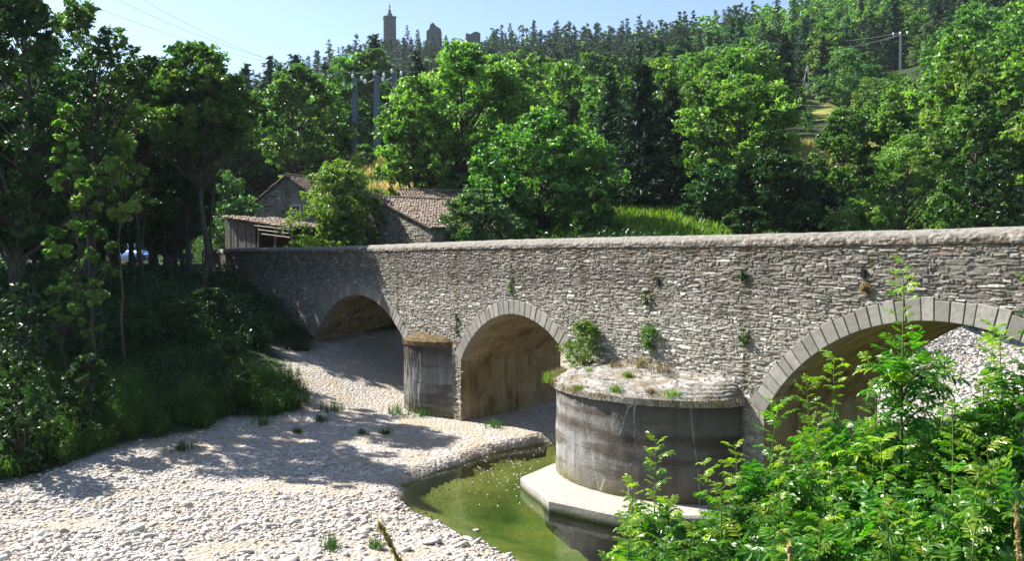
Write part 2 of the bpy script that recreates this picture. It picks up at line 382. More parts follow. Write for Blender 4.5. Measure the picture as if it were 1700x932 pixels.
# ---------------------------------------------------------------- the bridge (local x = along, towards the far left end; local y = out of the near face)
RZ = math.atan2(U[1], U[0])
bridge = empty('stone_bridge', (P0[0], P0[1], 0), RZ)
tag(bridge, 'old grey rubble stone arch bridge crossing the gravel river bed', 'bridge')
S0, S1, BW = -22.0, 44.0, 4.8
SPR = 2.7
ARCH = []   # centre s, half span, radius, centre z
for sc_, a_, crown in ((-8.6, 4.47, 5.30), (6.79, 3.56, 4.68), (19.4, 4.95, 4.95)):
    r_ = (a_*a_+(crown-SPR)**2)/(2*(crown-SPR)); ARCH.append((sc_, a_, r_, crown-r_))
RT = .46
STK = [10.7, 6.96, 3.05, -.1, -3.5, -7.0, 15.5, 27]
def stone_mat(name, masonry):
    m = M(name); co = m.coord(); xyz = m.sep(co); s_, z_ = xyz[0], xyz[2]
    nA = m.noise(co, .9, 6, .65); nB = m.noise(co, 12, 5, .7); nC = m.noise(co, 3.2, 5, .6)
    if masonry:
        v = m.attr()
        c = m.ramp(v, [(.0, (.15,.135,.11)), (.25, (.265,.245,.205)), (.6, (.365,.34,.29)), (.85, (.46,.43,.37)), (.95, (.66,.63,.57))])
    else:
        c = m.ramp(nB, [(.3, (.23,.21,.17)), (.7, (.39,.36,.30))])
    c = m.mix(m.ramp(nB, [(.35, .55), (.6, 0.0)]), c, m.mix(1.0, c, (.35,.33,.31), 'MULTIPLY'))
    # dark weathering in the upper part, in patches
    up = m.math('MULTIPLY', m.ramp(m.math('MULTIPLY_ADD', z_, .5, -2.45), [(.0, 0.0), (.6, .75)]), m.ramp(nA, [(.3, .25), (.55, 1.0)]))
    c = m.mix(up, c, m.mix(1.0, c, (.42,.40,.41), 'MULTIPLY'))
    # narrow damp streaks below the drains
    sx = m.math('ADD', s_, m.math('MULTIPLY_ADD', nC, .5, -.25))
    tot = None
    for s0 in STK:
        d_ = m.math('ABSOLUTE', m.math('SUBTRACT', sx, s0)); f = m.math('SUBTRACT', 1.0, m.math('MULTIPLY', d_, 4.5), clamp=True)
        tot = f if tot is None else m.math('ADD', tot, f)
    tot = m.math('MULTIPLY', tot, m.ramp(m.noise(co, 2.4, 4), [(.35, 0.0), (.6, .95)]))
    c = m.mix(m.math('MINIMUM', tot, .85), c, (.10,.09,.04))
    # white lichen
    lic = m.ramp(m.voro(co, 5.5), [(.0, 1.0), (.07, 1.0), (.10, 0.0)])
    c = m.mix(m.math('MULTIPLY', lic, .5), c, (.62,.61,.56))
    ru = m.math('MULTIPLY', m.ramp(m.math('MULTIPLY_ADD', z_, 4, -26.6), [(.0, 0.0), (.7, 1.0)]), m.ramp(nC, [(.5, 0.0), (.68, 1.0)]))
    c = m.mix(m.math('MULTIPLY', ru, .7), c, (.20,.10,.045))
    return m.done(m.bsdf(c, .92, .15, m.bump(nB, .025, .9)))
ST = stone_mat('rubble_stone', True); MO = stone_mat('mortar', False)

rng = np.random.default_rng(11)
def arch_open(s, z, pad):
    for sc_, a_, r_, zc in ARCH:
        if z > SPR-.25:
            if (s-sc_)**2+(z-zc)**2 < (r_+pad)**2 and z > zc: return True
        elif abs(s-sc_) < a_+.02: return True
    return False
def wall_mesh(g, d, flip, top=6.97):
    br = [S0, S1]
    for sc_, a_, r_, zc in ARCH: br += [sc_-a_, sc_+a_]
    br = sorted(br)
    for b0, b1 in zip(br[:-1], br[1:]):
        mid = (b0+b1)/2; A = [q for q in ARCH if abs(mid-q[0]) < q[1]]
        n_ = max(2, int((b1-b0)/.15)); xs_ = np.linspace(b0, b1, n_)
        if A:
            sc_, a_, r_, zc = A[0]; lo = zc+np.sqrt(np.maximum((r_+.2)**2-(xs_-sc_)**2, 0))
        else: lo = np.full(n_, -1.2)
        rows = 14; t = np.linspace(0, 1, rows)
        Z = lo[:, None]*(1-t)+top*t; X = np.repeat(xs_[:, None], rows, 1)
        V = np.c_[X.ravel(), np.full(X.size, d)+(fbm(X.ravel()*4, Z.ravel()*4)*.03 if d == 0 else 0), Z.ravel()]
        i = (np.arange(n_-1)[:, None]*rows+np.arange(rows-1)[None]).ravel()
        Q = np.c_[i, i+rows, i+rows+1, i+1]
        g.add(V, Q[:, ::-1] if not flip else Q, m=1)
g = G(); wall_mesh(g, 0, True); wall_mesh(g, -BW, False)
# individually laid rubble stones on the near face
z = -.3; nst = 0
while z < 7.0:
    ch = rng.uniform(.04, .085)
    if rng.random() < .12: ch = rng.uniform(.09, .135)
    s = S0+rng.uniform(0, .3)
    while s < S1:
        L = min(max(rng.lognormal(-1.9, .5), .06), .48)
        if ch < .12: L *= 1.2
        far = s > 26
        hh = ch*rng.uniform(.75, 1.3)/2; zc_ = z+ch/2+.10*math.sin(s*.35+1)+.07*(vnoise(s*.7, z*.4)-.5)+rng.normal(0, .016)+.05*(vnoise(s*1.9, z*2.2)-.5)
        sc_ = s+L/2
        if zc_+hh < 6.99 and not arch_open(sc_, zc_, RT-.02) and zc_ > -.4:
            w_ = L/2-.004; p = rng.uniform(.003, .027); j = rng.uniform(-.022, .022, (8, 2)); j[:, 1] *= .6
            k = np.array([(-1, -.55), (-.72, -1), (.72, -1), (1, -.55), (1, .55), (.72, 1), (-.72, 1), (-1, .55)])
            back = k*(w_, hh)+j; ins_ = min(.012, hh*.3)
            fr_ = k*(w_-ins_, hh-ins_)+j
            tl = rng.normal(0, .010, 2)
            Vb = np.c_[back[:, 0]+sc_, np.full(8, -.01), back[:, 1]+zc_]
            Vf = np.c_[fr_[:, 0]+sc_, p+fr_[:, 0]*tl[0]/w_+fr_[:, 1]*tl[1]/hh, fr_[:, 1]+zc_]
            cnt = [[sc_+rng.uniform(-.3, .3)*w_, p+rng.uniform(.0, .015), zc_+rng.uniform(-.3, .3)*hh]]
            Q = [[q, q+8, (q+1) % 8+8, (q+1) % 8] for q in range(8)]; Tt = [[16, (q+1) % 8+8, q+8] for q in range(8)]
            a_ = float(np.clip(rng.normal(.5, .19), 0, .93)) if rng.random() > .07 else 1.0
            g.add(np.vstack([Vb, Vf, cnt]), Q, Tt, a=a_, m=0); nst += 1
        s += L
    z += ch
g.build('masonry', [ST, MO], bridge)

# dressed voussoirs, one ring per arch
m = M('dressed_stone'); co = m.coord(); v = m.attr(); nB = m.noise(co, 9, 5, .65); nA = m.noise(co, 1.3, 4)
c = m.ramp(v, [(0, (.22,.205,.18)), (1, (.38,.36,.31))]); c = m.mix(m.ramp(nB, [(.35, .5), (.6, 0.0)]), c, (.17,.16,.14)); c = m.mix(m.ramp(nA, [(.5, 0.0), (.7, .5)]), c, (.16,.15,.12))
DR = m.done(m.bsdf(c, .88, .2, m.bump(nB, .012)))
m = M('joint'); JO = m.done(m.bsdf((.06,.055,.045), .95, .1))
for sc_, a_, r_, zc in ARCH:
    t0 = math.asin(a_/r_) if zc < SPR else math.pi/2
    t0 = math.acos(np.clip((SPR-zc)/r_, -1, 1)); n_ = int(2*t0*r_/.30); ed = np.linspace(-t0, t0, n_+1)
    ed[1:-1] += rng.normal(0, .006, n_-1)
    g = G()
    for q in range(n_):
        a0, a1 = ed[q]+.011/r_, ed[q+1]-.011/r_; th = RT+rng.uniform(-.03, .06); pr = .055+rng.uniform(-.006, .008)
        V = []
        for d_ in (-.35, pr-.012, pr):
            ins_ = .012 if d_ == pr else 0
            for (aa, rr) in ((a0+ins_/r_, r_+ins_), (a1-ins_/r_, r_+ins_), (a1-ins_/r_, r_+th-ins_), (a0+ins_/r_, r_+th-ins_)):
                V.append((sc_+rr*math.sin(aa), d_, zc+rr*math.cos(aa)))
        Q = [[8, 9, 10, 11], [8, 11, 10, 9]][:1]
        for b in (0, 4):
            Q += [[b+k, b+(k+1) % 4, b+4+(k+1) % 4, b+4+k] for k in range(4)]
        g.add(V, Q, a=rng.uniform(0, 1), m=0)
    aa = np.linspace(-t0, t0, 60)
    V = np.r_[np.c_[sc_+(r_+.01)*np.sin(aa), np.full(60, .025), zc+(r_+.01)*np.cos(aa)], np.c_[sc_+(r_+RT)*np.sin(aa), np.full(60, .025), zc+(r_+RT)*np.cos(aa)]]
    g.add(V, [[k, k+1, 61+k, 60+k] for k in range(59)], m=1)
    g.build('arch_ring', [DR, JO], bridge)

# rendered vault and pier sides under each arch
m = M('vault_render'); co = m.coord(); xyz = m.sep(co)
nA = m.noise(co, .55, 5, .6, .6); nB = m.noise(co, 8, 6, .7); nC = m.noise(m.coord((1, 1, .25)), 1.6, 5, .6, .4)
c = m.ramp(nA, [(.3, (.27,.19,.09)), (.5, (.38,.30,.17)), (.7, (.46,.38,.24))])
c = m.mix(m.ramp(nC, [(.5, 0.0), (.66, .8)]), c, (.11,.065,.025)); c = m.mix(m.ramp(nC, [(.28, .55), (.4, 0.0)]), c, (.42,.22,.06))
c = m.mix(m.ramp(nB, [(.3, .4), (.6, 0.0)]), c, (.15,.12,.08))
lines = m.n('TexBrick', {'offset': .5}, Vector=m.coord((1, 1, 1), rot=(R(90), 0, 0)), Scale=1.0, Color1=(1, 1, 1), Color2=(1, 1, 1), Mortar=(0, 0, 0))
lines.inputs['Mortar Size'].default_value = .008; lines.inputs['Brick Width'].default_value = 2.2; lines.inputs['Row Height'].default_value = .7
c = m.mix(1.0, c, m.ramp(m.attr(), [(0, (.62,.60,.58)), (1, (1.0,1.0,1.0))]), 'MULTIPLY')
VA = m.done(m.bsdf(c, .85, .2, m.bump(nB, .03, .8)))
for sc_, a_, r_, zc in ARCH:
    t0 = math.acos(np.clip((SPR-zc)/r_, -1, 1)); aa = np.linspace(-t0, t0, 70)
    pr = [(sc_-a_, z_) for z_ in np.linspace(-1.2, SPR-.05, 12)]+[(sc_+r_*math.sin(t), zc+r_*math.cos(t)) for t in aa]+[(sc_+a_, z_) for z_ in np.linspace(SPR-.05, -1.2, 12)]
    pr = np.array(pr); ds = np.linspace(.03, -BW, 24); n_ = len(pr)
    V = np.concatenate([np.c_[pr[:, 0], np.full(n_, d_), pr[:, 1]] for d_ in ds])
    i = (np.arange(23)[:, None]*n_+np.arange(n_-1)[None]).ravel()
    nf_ = n_-1; bl_ = rng.normal(.5, .22, (23, nf_//2+2)); av = np.array([bl_[q][(k_+q % 2)//2] for q in range(23) for k_ in range(nf_)])
    g = G(); g.add(V, np.c_[i, i+1, i+n_+1, i+n_], a=av); g.build('vault', VA, bridge, smooth=True)

# coping of both parapets, parapet inner faces, deck
m = M('coping'); co = m.coord(); z_ = m.sep(co)[2]; nB = m.noise(co, 9, 6, .7); nC = m.noise(co, 1.7, 5, .7); vv = m.voro(co, 7, out=1)
c = m.ramp(nB, [(.3, (.12,.11,.09)), (.65, (.32,.295,.255))]); c = m.mix(.5, c, m.ramp(m.sep(vv)[0], [(0, .35), (1, 1.2)]), 'MULTIPLY')
c = m.mix(m.ramp(m.noise(co, 4.5, 5, .75), [(.42, .75), (.56, 0.0)]), c, (.075,.06,.045))
sm = m.ramp(m.math('MULTIPLY_ADD', z_, 5, -35.2), [(.2, 0.0), (.6, 1.0)])
c = m.mix(sm, c, m.mix(m.ramp(m.noise(co, 6, 5, .7), [(.36, .6), (.5, 0.0)]), m.ramp(nB, [(.3, (.18,.165,.14)), (.7, (.33,.31,.275))]), (.10,.085,.065)))
rz_ = m.math('MULTIPLY', m.ramp(m.math('MULTIPLY_ADD', z_, -5, 35.1), [(.0, 0.0), (.7, 1.0)]), m.ramp(nC, [(.45, 0.0), (.6, 1.0)]))
c = m.mix(m.math('MULTIPLY', rz_, .8), c, (.17,.08,.035))
CP = m.done(m.bsdf(c, .9, .15, m.bump(m.math('ADD', nB, m.math('MULTIPLY', m.voro(co, 8), m.math('SUBTRACT', 1.0, sm))), .05)))
for sgn in (0, 1):
    prof = np.array([(-.02, 6.93), (.03, 6.935), (.05, 6.96), (.055, 7.00), (.05, 7.06), (.03, 7.10), (.0, 7.15), (-.05, 7.21), (-.12, 7.262), (-.22, 7.275), (-.34, 7.26), (-.43, 7.18), (-.46, 7.0), (-.46, 6.25)])
    if sgn: prof = prof*(-1, 1)+(-BW, 0)
    ss = np.arange(S0, S1+.01, .12); n_ = len(prof); V = []
    SS, KK = np.meshgrid(ss, np.arange(n_), indexing='ij')
    dd_ = prof[KK, 0]+fbm(SS*5, KK*1.3+sgn*50, 5)*.055*(1 if not sgn else -1); zz = prof[KK, 1]+fbm(SS*3+9, KK*.7, 4)*.035*(KK < 13)
    zz = zz+.03*np.sin(SS*.21)*(KK < 13)
    i = (np.arange(len(ss)-1)[:, None]*n_+np.arange(n_-1)[None]).ravel(); Q = np.c_[i, i+1, i+n_+1, i+n_]
    g = G(); g.add(np.c_[SS.ravel(), dd_.ravel(), zz.ravel()], Q if sgn else Q[:, ::-1])
    for e in (0, len(ss)-1):
        c0 = np.array([[ss[e], prof[:, 0].mean(), 6.9]]); rr = np.c_[np.full(n_, ss[e]), dd_[e], zz[e]]
        g.add(np.vstack([rr, c0]), T=[[k, (k+1) % n_, n_] for k in range(n_)])
    g.build('parapet', CP, bridge)
g = G(); xs_ = np.linspace(S0, S1, 40)
g.add(np.r_[np.c_[xs_, np.full(40, -.45), np.full(40, 6.30)], np.c_[xs_, np.full(40, -BW+.45), np.full(40, 6.30)]], [[k, k+1, 41+k, 40+k] for k in range(39)])
g.build('deck', asph, bridge)
# splayed end of the near parapet
g = G(); e = np.array([(S1-.6, .10), (S1+.1, .09), (S1+.9, -.35), (S1+1.6, -1.1), (S1+1.3, -1.5), (S1+.5, -.9), (S1-.1, -.5), (S1-.6, -.5)])
for k, (zb) in enumerate((4.8, 5.6, 6.3, 6.9)): pass
tops = np.array([7.30, 7.28, 6.95, 6.2, 6.2, 6.9, 7.25, 7.28]); rows = 9
V = []
for r in range(rows):
    t = r/(rows-1)
    for k in range(8): V.append((e[k, 0]+fbm(k*3.1, r*1.7)*.10, e[k, 1]+fbm(k*2.1+9, r*1.9)*.10, 4.2*(1-t)+tops[k]*t))
Q = [[r*8+k, r*8+(k+1) % 8, (r+1)*8+(k+1) % 8, (r+1)*8+k] for r in range(rows-1) for k in range(8)]
b = (rows-1)*8; Q += [[b+0, b+1, b+6, b+7], [b+1, b+2, b+5, b+6], [b+2, b+3, b+4, b+5]]
g.add(V, Q, a=.5); g.build('end_wall', MO, bridge)

# cutwaters
def cut_mat(name, dark):
    m = M(name); co = m.coord(); xyz = m.sep(co); z_ = xyz[2]
    nA = m.noise(co, 1.1, 5, .6); nB = m.noise(co, 11, 6, .7); st = m.noise(m.coord((1, 1, .06)), 5.5, 4, .6); hb = m.noise(m.coord((.18, .18, 1)), 2.3, 4, .5)
    c = m.ramp(nA, [(.3, (.20,.20,.195)), (.7, (.36,.35,.33))])
    if dark: c = m.mix(.45, c, (.13,.11,.09))
    c = m.mix(m.ramp(st, [(.55, 0.0), (.66, .28)]), c, (.55,.54,.50))
    c = m.mix(m.ramp(st, [(.34, .45), (.46, 0.0)]), c, (.07,.06,.05))
    c = m.mix(m.ramp(hb, [(.50, 0.0), (.60, .8)]), c, (.085,.065,.05))
    c = m.mix(m.math('MULTIPLY', m.ramp(m.math('MULTIPLY_ADD', z_, 1.0, -2.05), [(.1, 0.0), (.85, .9)]), m.ramp(nA, [(.25, .6), (.6, 1.0)])), c, (.06,.045,.035))
    c = m.mix(m.math('MULTIPLY', m.ramp(m.math('MULTIPLY_ADD', z_, -1.0, 1.2), [(.15, 0.0), (.8, 1.0)]), m.ramp(nA, [(.35, .4), (.6, .9)])), c, (.13,.12,.03))
    c = m.mix(m.ramp(nB, [(.33, .45), (.5, 0.0)]), c, (.10,.095,.085))
    if not dark:
        # dark algae band half way up, right hand flank darkened with moss and painted shade, thin lime streaks
        zb = m.math('ADD', z_, m.math('MULTIPLY_ADD', nA, .7, -.35)); band = m.math('SUBTRACT', 1.0, m.math('MULTIPLY', m.math('ABSOLUTE', m.math('SUBTRACT', zb, 1.95)), 4.5), clamp=True)
        c = m.mix(m.math('MULTIPLY', band, .8), c, (.06,.045,.033))
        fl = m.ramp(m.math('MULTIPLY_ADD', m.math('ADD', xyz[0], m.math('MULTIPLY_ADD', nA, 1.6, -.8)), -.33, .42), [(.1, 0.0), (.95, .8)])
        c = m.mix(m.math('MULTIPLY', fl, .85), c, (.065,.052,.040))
        lime = m.ramp(m.voro(m.coord((.5, .5, .22)), 1.1, 'DISTANCE_TO_EDGE'), [(.0, .5), (.004, .4), (.008, 0.0)])
        c = m.mix(m.math('MULTIPLY', lime, m.ramp(hb, [(.45, 1.0), (.55, 0.0)])), c, (.60,.59,.55))
    return m.done(m.bsdf(c, .85, .2, m.bump(m.math('ADD', nB, hb), .035, .8)))
m = M('slab_cap'); co = m.coord(); nA = m.noise(co, 1.5, 5); nB = m.noise(co, 10, 6, .7); vv = m.sep(m.voro(m.coord((.8, 2.6, 1)), 2.4, out=1))[0]
c = m.ramp(vv, [(0, (.25,.235,.21)), (.6, (.33,.31,.28)), (1, (.42,.40,.37))]); c = m.mix(m.ramp(m.voro(m.coord((.8, 2.6, 1)), 2.4, 'DISTANCE_TO_EDGE'), [(.0, .85), (.07, 0.0)]), c, (.05,.045,.035))
c = m.mix(m.ramp(nA, [(.5, 0.0), (.65, .8)]), c, (.17,.12,.055)); c = m.mix(m.ramp(nB, [(.3, .5), (.5, 0.0)]), c, (.12,.11,.09))
CAPM = m.done(m.bsdf(c, .92, .15, m.bump(m.math('ADD', nB, vv), .05)))
m = M('moss_cap'); co = m.coord(); nA = m.noise(co, 5, 6, .7)
MOSS = m.done(m.bsdf(m.ramp(nA, [(.3, (.05,.04,.025)), (.5, (.13,.09,.045)), (.7, (.27,.21,.13))]), .95, .1, m.bump(nA, .06)))
def cutwater(outline, z0, rim, back, lip, mat, capmat, nz=20):
    o = np.array(outline); n_ = len(o); zz = np.linspace(z0, rim, nz)
    V = np.concatenate([np.c_[o+np.c_[np.zeros(n_), fbm(np.arange(n_)*.5, z_*2.0+np.zeros(n_), 3)*.10], np.full(n_, z_)] for z_ in zz])
    i = (np.arange(nz-1)[:, None]*n_+np.arange(n_-1)[None]).ravel()
    g = G(); g.add(V, np.c_[i, i+1, i+n_+1, i+n_]); cw = g.build('cutwater', mat, bridge, smooth=True)
    # cap: lip + sloping courses of slabs
    g = G(); c0 = o.mean(0)*(1, 0); dirn = o-c0; L = np.linalg.norm(dirn, axis=1)[:, None]; out = o+dirn/L*lip
    nt_ = 26; rows = [np.c_[o, np.full(n_, rim-.12)], np.c_[out, np.full(n_, rim-.10)+fbm(np.arange(n_)*.9, 3+np.zeros(n_))*.06], np.c_[out+fbm(np.arange(n_)*1.3, 7+np.zeros(n_))[:, None]*.08, np.full(n_, rim+.07)]]
    for t in np.linspace(0.03, 1, nt_):
        p = out*(1-t)+np.c_[out[:, 0]*.9+c0[0]*.1, np.full(n_, -.05)]*t
        st_ = np.floor(t*7+fbm(p[:, 0]*1.2, p[:, 1]*1.2, 2)*2)/7
        z_ = rim+.08+(back-rim-.08)*(.55*st_+.45*t)+fbm(p[:, 0]*3, p[:, 1]*3, 4)*.12
        rows.append(np.c_[p, z_])
    V = np.concatenate(rows); k = len(rows); i = (np.arange(k-1)[:, None]*n_+np.arange(n_-1)[None]).ravel()
    g.add(V, np.c_[i, i+1, i+n_+1, i+n_]); g.build('cap', capmat, cw)
    return cw
th = np.linspace(-.02, math.pi+.02, 90)
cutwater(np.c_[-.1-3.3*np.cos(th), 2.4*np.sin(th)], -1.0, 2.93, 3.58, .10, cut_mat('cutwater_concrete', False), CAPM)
pl = np.array([(10.95, -.02), (12.3, .72), (12.9, .90), (13.4, .86), (14.45, -.02)])
tt = np.linspace(0, 4, 60); o2 = np.c_[np.interp(tt, range(5), pl[:, 0]), np.interp(tt, range(5), pl[:, 1])]
cutwater(o2, -.5, 3.28, 3.6, .05, cut_mat('cutwater_dark', True), MOSS)
# stepped footing round the near pier
fo = np.array([(4.1, -.1), (3.1, .85), (2.05, 3.15), (-.35, 3.95), (-2.7, 3.3), (-4.4, .9), (-4.6, -.1)]); rows = []
for z_, k in ((-1.2, .80), (-.06, .86), (-.03, .995), (.27, 1.0), (.33, .985), (.335, .6)):
    c0 = np.array([-.1, 0]); rows.append(np.c_[c0+(fo-c0)*k, np.full(len(fo), z_)])
sub = []
for r in rows:
    tt = np.linspace(0, len(fo)-1, 73); sub.append(np.c_[[np.interp(tt, range(len(fo)), r[:, q]) for q in range(3)]].T+np.c_[fbm(tt*3, tt*0)*.06, fbm(tt*3, tt*0+5)*.06, tt*0])
V = np.concatenate(sub); i = (np.arange(5)[:, None]*73+np.arange(72)[None]).ravel()
g = G(); g.add(V, np.c_[i, i+1, i+74, i+73])
m = M('footing_concrete'); co = m.coord(); nB = m.noise(co, 7, 6, .65); nz_ = m.sep(co)[2]
c = m.ramp(nB, [(.3, (.30,.275,.235)), (.65, (.43,.395,.345))]); c = m.mix(m.ramp(m.math('MULTIPLY_ADD', nz_, -4, .9), [(.2, 0.0), (.8, 1.0)]), c, (.05,.06,.018))
c = m.mix(m.ramp(m.voro(co, 6), [(.0, .6), (.09, .6), (.12, 0.0)]), c, (.20,.16,.11))
g.build('footing', m.done(m.bsdf(c, .85, .2, m.bump(nB, .015))), bridge)

# ---------------------------------------------------------------- generic rubble panel for the old buildings
def rubble_panel(g, org, ex, en, poly, rng, holes=(), m=0, ch0=(.10, .22)):
    """stones laid on a vertical plane: org (x,y,z), ex horizontal unit, en outward normal, poly in (u,z)"""
    poly = np.array(poly, float); org = np.array(org, float); ex = np.array([*ex, 0.]); en = np.array([*en, 0.]); ez = np.array([0, 0, 1.])
    z = poly[:, 1].min(); u0, u1 = poly[:, 0].min(), poly[:, 0].max()
    while z < poly[:, 1].max():
        ch = rng.uniform(*ch0); u = u0+rng.uniform(-.2, 0)
        while u < u1:
            L = min(max(rng.lognormal(-1.15, .45), .14), .8); c = (u+L/2, z+ch/2)
            if inside(np.array([c[0]]), np.array([c[1]]), poly)[0] and not any(h[0] < c[0] < h[1] and h[2] < c[1] < h[3] for h in holes):
                k = np.array([(-1, -.6), (-.75, -1), (.75, -1), (1, -.6), (1, .6), (.75, 1), (-.75, 1), (-1, .6)])*(L/2-.006, ch/2-.004)
                k = k+rng.uniform(-.02, .02, (8, 2)); p = rng.uniform(.01, .05)
                f = lambda q, d: org+q[:, :1]*ex+q[:, 1:]*ez+d*en+c[0]*ex+c[1]*ez
                V = np.vstack([f(k, -.02), f(k*.9, p), f(np.zeros((1, 2)), p+.01)])
                Q = [[q, q+8, (q+1) % 8+8, (q+1) % 8] for q in range(8)]; T = [[16, (q+1) % 8+8, q+8] for q in range(8)]
                g.add(V, Q, T, a=float(np.clip(rng.normal(.4, .22), 0, .94)), m=m)
            u += L
        z += ch

# ---------------------------------------------------------------- leaves
def leaf_quads(rng, P, L, wid=.55, up=.6, fold=.1, dirs=None):
    n = len(P); nr = rng.normal(size=(n, 3)); nr /= np.linalg.norm(nr, axis=1)[:, None]; nr[:, 2] += up; nr /= np.linalg.norm(nr, axis=1)[:, None]
    t = rng.normal(size=(n, 3)) if dirs is None else dirs+rng.normal(size=(n, 3))*.35
    t -= (t*nr).sum(1)[:, None]*nr; t /= np.linalg.norm(t, axis=1)[:, None]+1e-9; b = np.cross(nr, t)
    L = (np.full(n, L) if np.ndim(L) == 0 else L)*rng.uniform(.6, 1.25, n); L = L[:, None]
    V = np.stack([P-t*L*.5, P+b*L*wid*.5-nr*L*fold, P+t*L*.5, P-b*L*wid*.5-nr*L*fold], 1)
    return V.reshape(-1, 3), np.arange(n*4).reshape(-1, 4)
def crown_points(rng, H, R, hb, nclump, per, lump=.25, top=.55, squash=.65, crad=.24):
    ang = rng.uniform(0, 2*np.pi, nclump); t = rng.beta(1.1, 1.05, nclump)
    env = R*np.sin(np.pi*np.clip(t, .02, .985)**top)**.6
    ph = rng.uniform(0, 6, 4)
    env *= 1+lump*(np.sin(ang*2+ph[0]+t*4)+.7*np.sin(ang*3+ph[1]-t*5))*.6
    rad = env*np.sqrt(rng.uniform(.18, 1, nclump))
    C = np.c_[np.cos(ang)*rad, np.sin(ang)*rad, hb+t*(H-hb)*.96]
    rc = R*crad*rng.uniform(.6, 1.35, nclump)
    k = np.repeat(np.arange(nclump), per); d = rng.normal(size=(len(k), 3)); d /= np.linalg.norm(d, axis=1)[:, None]
    rr = rc[k]*rng.uniform(.15, 1, len(k))**.45
    nt_ = max(3, per//11); ti = k*nt_+rng.integers(0, nt_, len(k)); td = rng.normal(size=(nclump*nt_, 3)); td /= np.linalg.norm(td, axis=1)[:, None]
    tc = td*(rng.uniform(.25, 1.12, nclump*nt_)**.5)[:, None]*(1, 1, squash+.15); sp = rng.normal(size=(len(k), 3))*(.17, .17, .10)
    P = C[k]+(tc[ti]+sp)*rc[k][:, None]
    P[:, 2] = np.minimum(P[:, 2], H)
    return C, rc, k, P
def limbs(g, rng, C, H, hb, tr, frac, m=0, k=5, lean=(0, 0), trunk_top=.82):
    n = 9; t = np.linspace(0, 1, n); wob = np.c_[np.cumsum(rng.normal(0, .012*H, n)), np.cumsum(rng.normal(0, .012*H, n))]; wob -= wob[0]
    T = np.c_[wob[:, 0]+lean[0]*t, wob[:, 1]+lean[1]*t, t*H*trunk_top-.3]
    rad = tr*(1-t*.85); rad[0] *= 1.35
    g.tube(T, rad, 8, m=m)
    for c in C[rng.random(len(C)) < frac]:
        z0 = max(hb*.75, c[2]-np.hypot(c[0], c[1])*rng.uniform(.7, 1.3)-.4); z0 = min(z0, H*trunk_top*.97)
        p0 = np.array([np.interp(z0, T[:, 2], T[:, q]) for q in range(2)]+[z0]); r0 = np.interp(z0, T[:, 2], rad)*rng.uniform(.35, .6)
        mid = (p0+c)/2+rng.normal(0, .05*H*.3, 3)-(0, 0, .1*np.linalg.norm(c-p0)); s_ = np.linspace(0, 1, 6)[:, None]
        g.tube((1-s_)**2*p0+2*s_*(1-s_)*mid+s_**2*c, np.linspace(r0, .012+.1*r0, 6), k, m=m, cap=False)
def broadleaf(name, seed, loc, H, R, mat, hb=None, nclump=70, per=220, leaf=.26, bark=None, lump=.28, frac=.5, tr=None, top=.8, label=None, cat='tree', group=None, up=.6, wid=.55, crad=.24, squash=.65):
    rng = np.random.default_rng(seed); hb = H*.22 if hb is None else hb
    root = empty(name, loc, rng.uniform(0, 6)); tag(root, label, cat, group)
    leaf *= 1.25; nclump = int(nclump*1.35); per = int(per*.62); crad *= .82
    C, rc, k, P = crown_points(rng, H, R, hb, nclump, per, lump, top, squash, crad)
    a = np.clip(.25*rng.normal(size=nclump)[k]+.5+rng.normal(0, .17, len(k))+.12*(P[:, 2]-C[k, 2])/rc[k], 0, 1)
    V, Q = leaf_quads(rng, P, leaf, wid, up)
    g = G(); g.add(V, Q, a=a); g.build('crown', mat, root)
    g = G(); limbs(g, rng, C, H, hb, tr or .022*H, frac); g.build('trunk', bark or BARK, root, smooth=True)
    return root
def conifer_parts(seed, H, R, layers, per, cards, size, hb=.08, dens=1.0):
    rng = np.random.default_rng(seed); Ps = []; Ds = []; Ss = []; As = []
    for z in np.linspace(hb*H, H*.985, layers):
        t = z/H; r = R*(1-t)**.68*rng.uniform(.7, 1.2)+.05*R
        for q in range(max(3, int(per*(1-t*.5)))):
            if rng.random() > dens: continue
            az = rng.uniform(0, 2*np.pi); rl = r*rng.uniform(.65, 1.15); e = np.array([math.cos(az), math.sin(az), 0])
            n_ = max(3, int(cards*(.35+.65*rl/R))); s_ = rng.uniform(.12, 1, n_)
            dr = rng.uniform(-.05, .35)*rl
            p = s_[:, None]*e*rl+np.c_[np.zeros((n_, 2)), z+rng.normal(0, .02*H)-dr*s_**1.5+.06*rl*s_**3]+rng.normal(0, .05*R, (n_, 3))*(1, 1, .6)
            Ps.append(p); Ds.append(np.tile(e-(0, 0, .3), (n_, 1))); Ss.append(size*(.6+.5*(1-s_)+.2)*np.ones(n_)); As.append(np.clip(rng.normal(.5, .18, n_)+.25*(s_-.6), 0, 1))
    tipz = np.linspace(H*.93, H*.985, 5); Ps.append(np.c_[np.zeros((5, 2)), tipz]); Ds.append(np.tile([0, 0, 1.], (5, 1))); Ss.append(np.full(5, size*.45)); As.append(np.full(5, .6))
    P = np.vstack(Ps); V, Q = leaf_quads(rng, P, np.concatenate(Ss), .38, .9, .12, np.vstack(Ds)); return V, Q, np.concatenate(As)
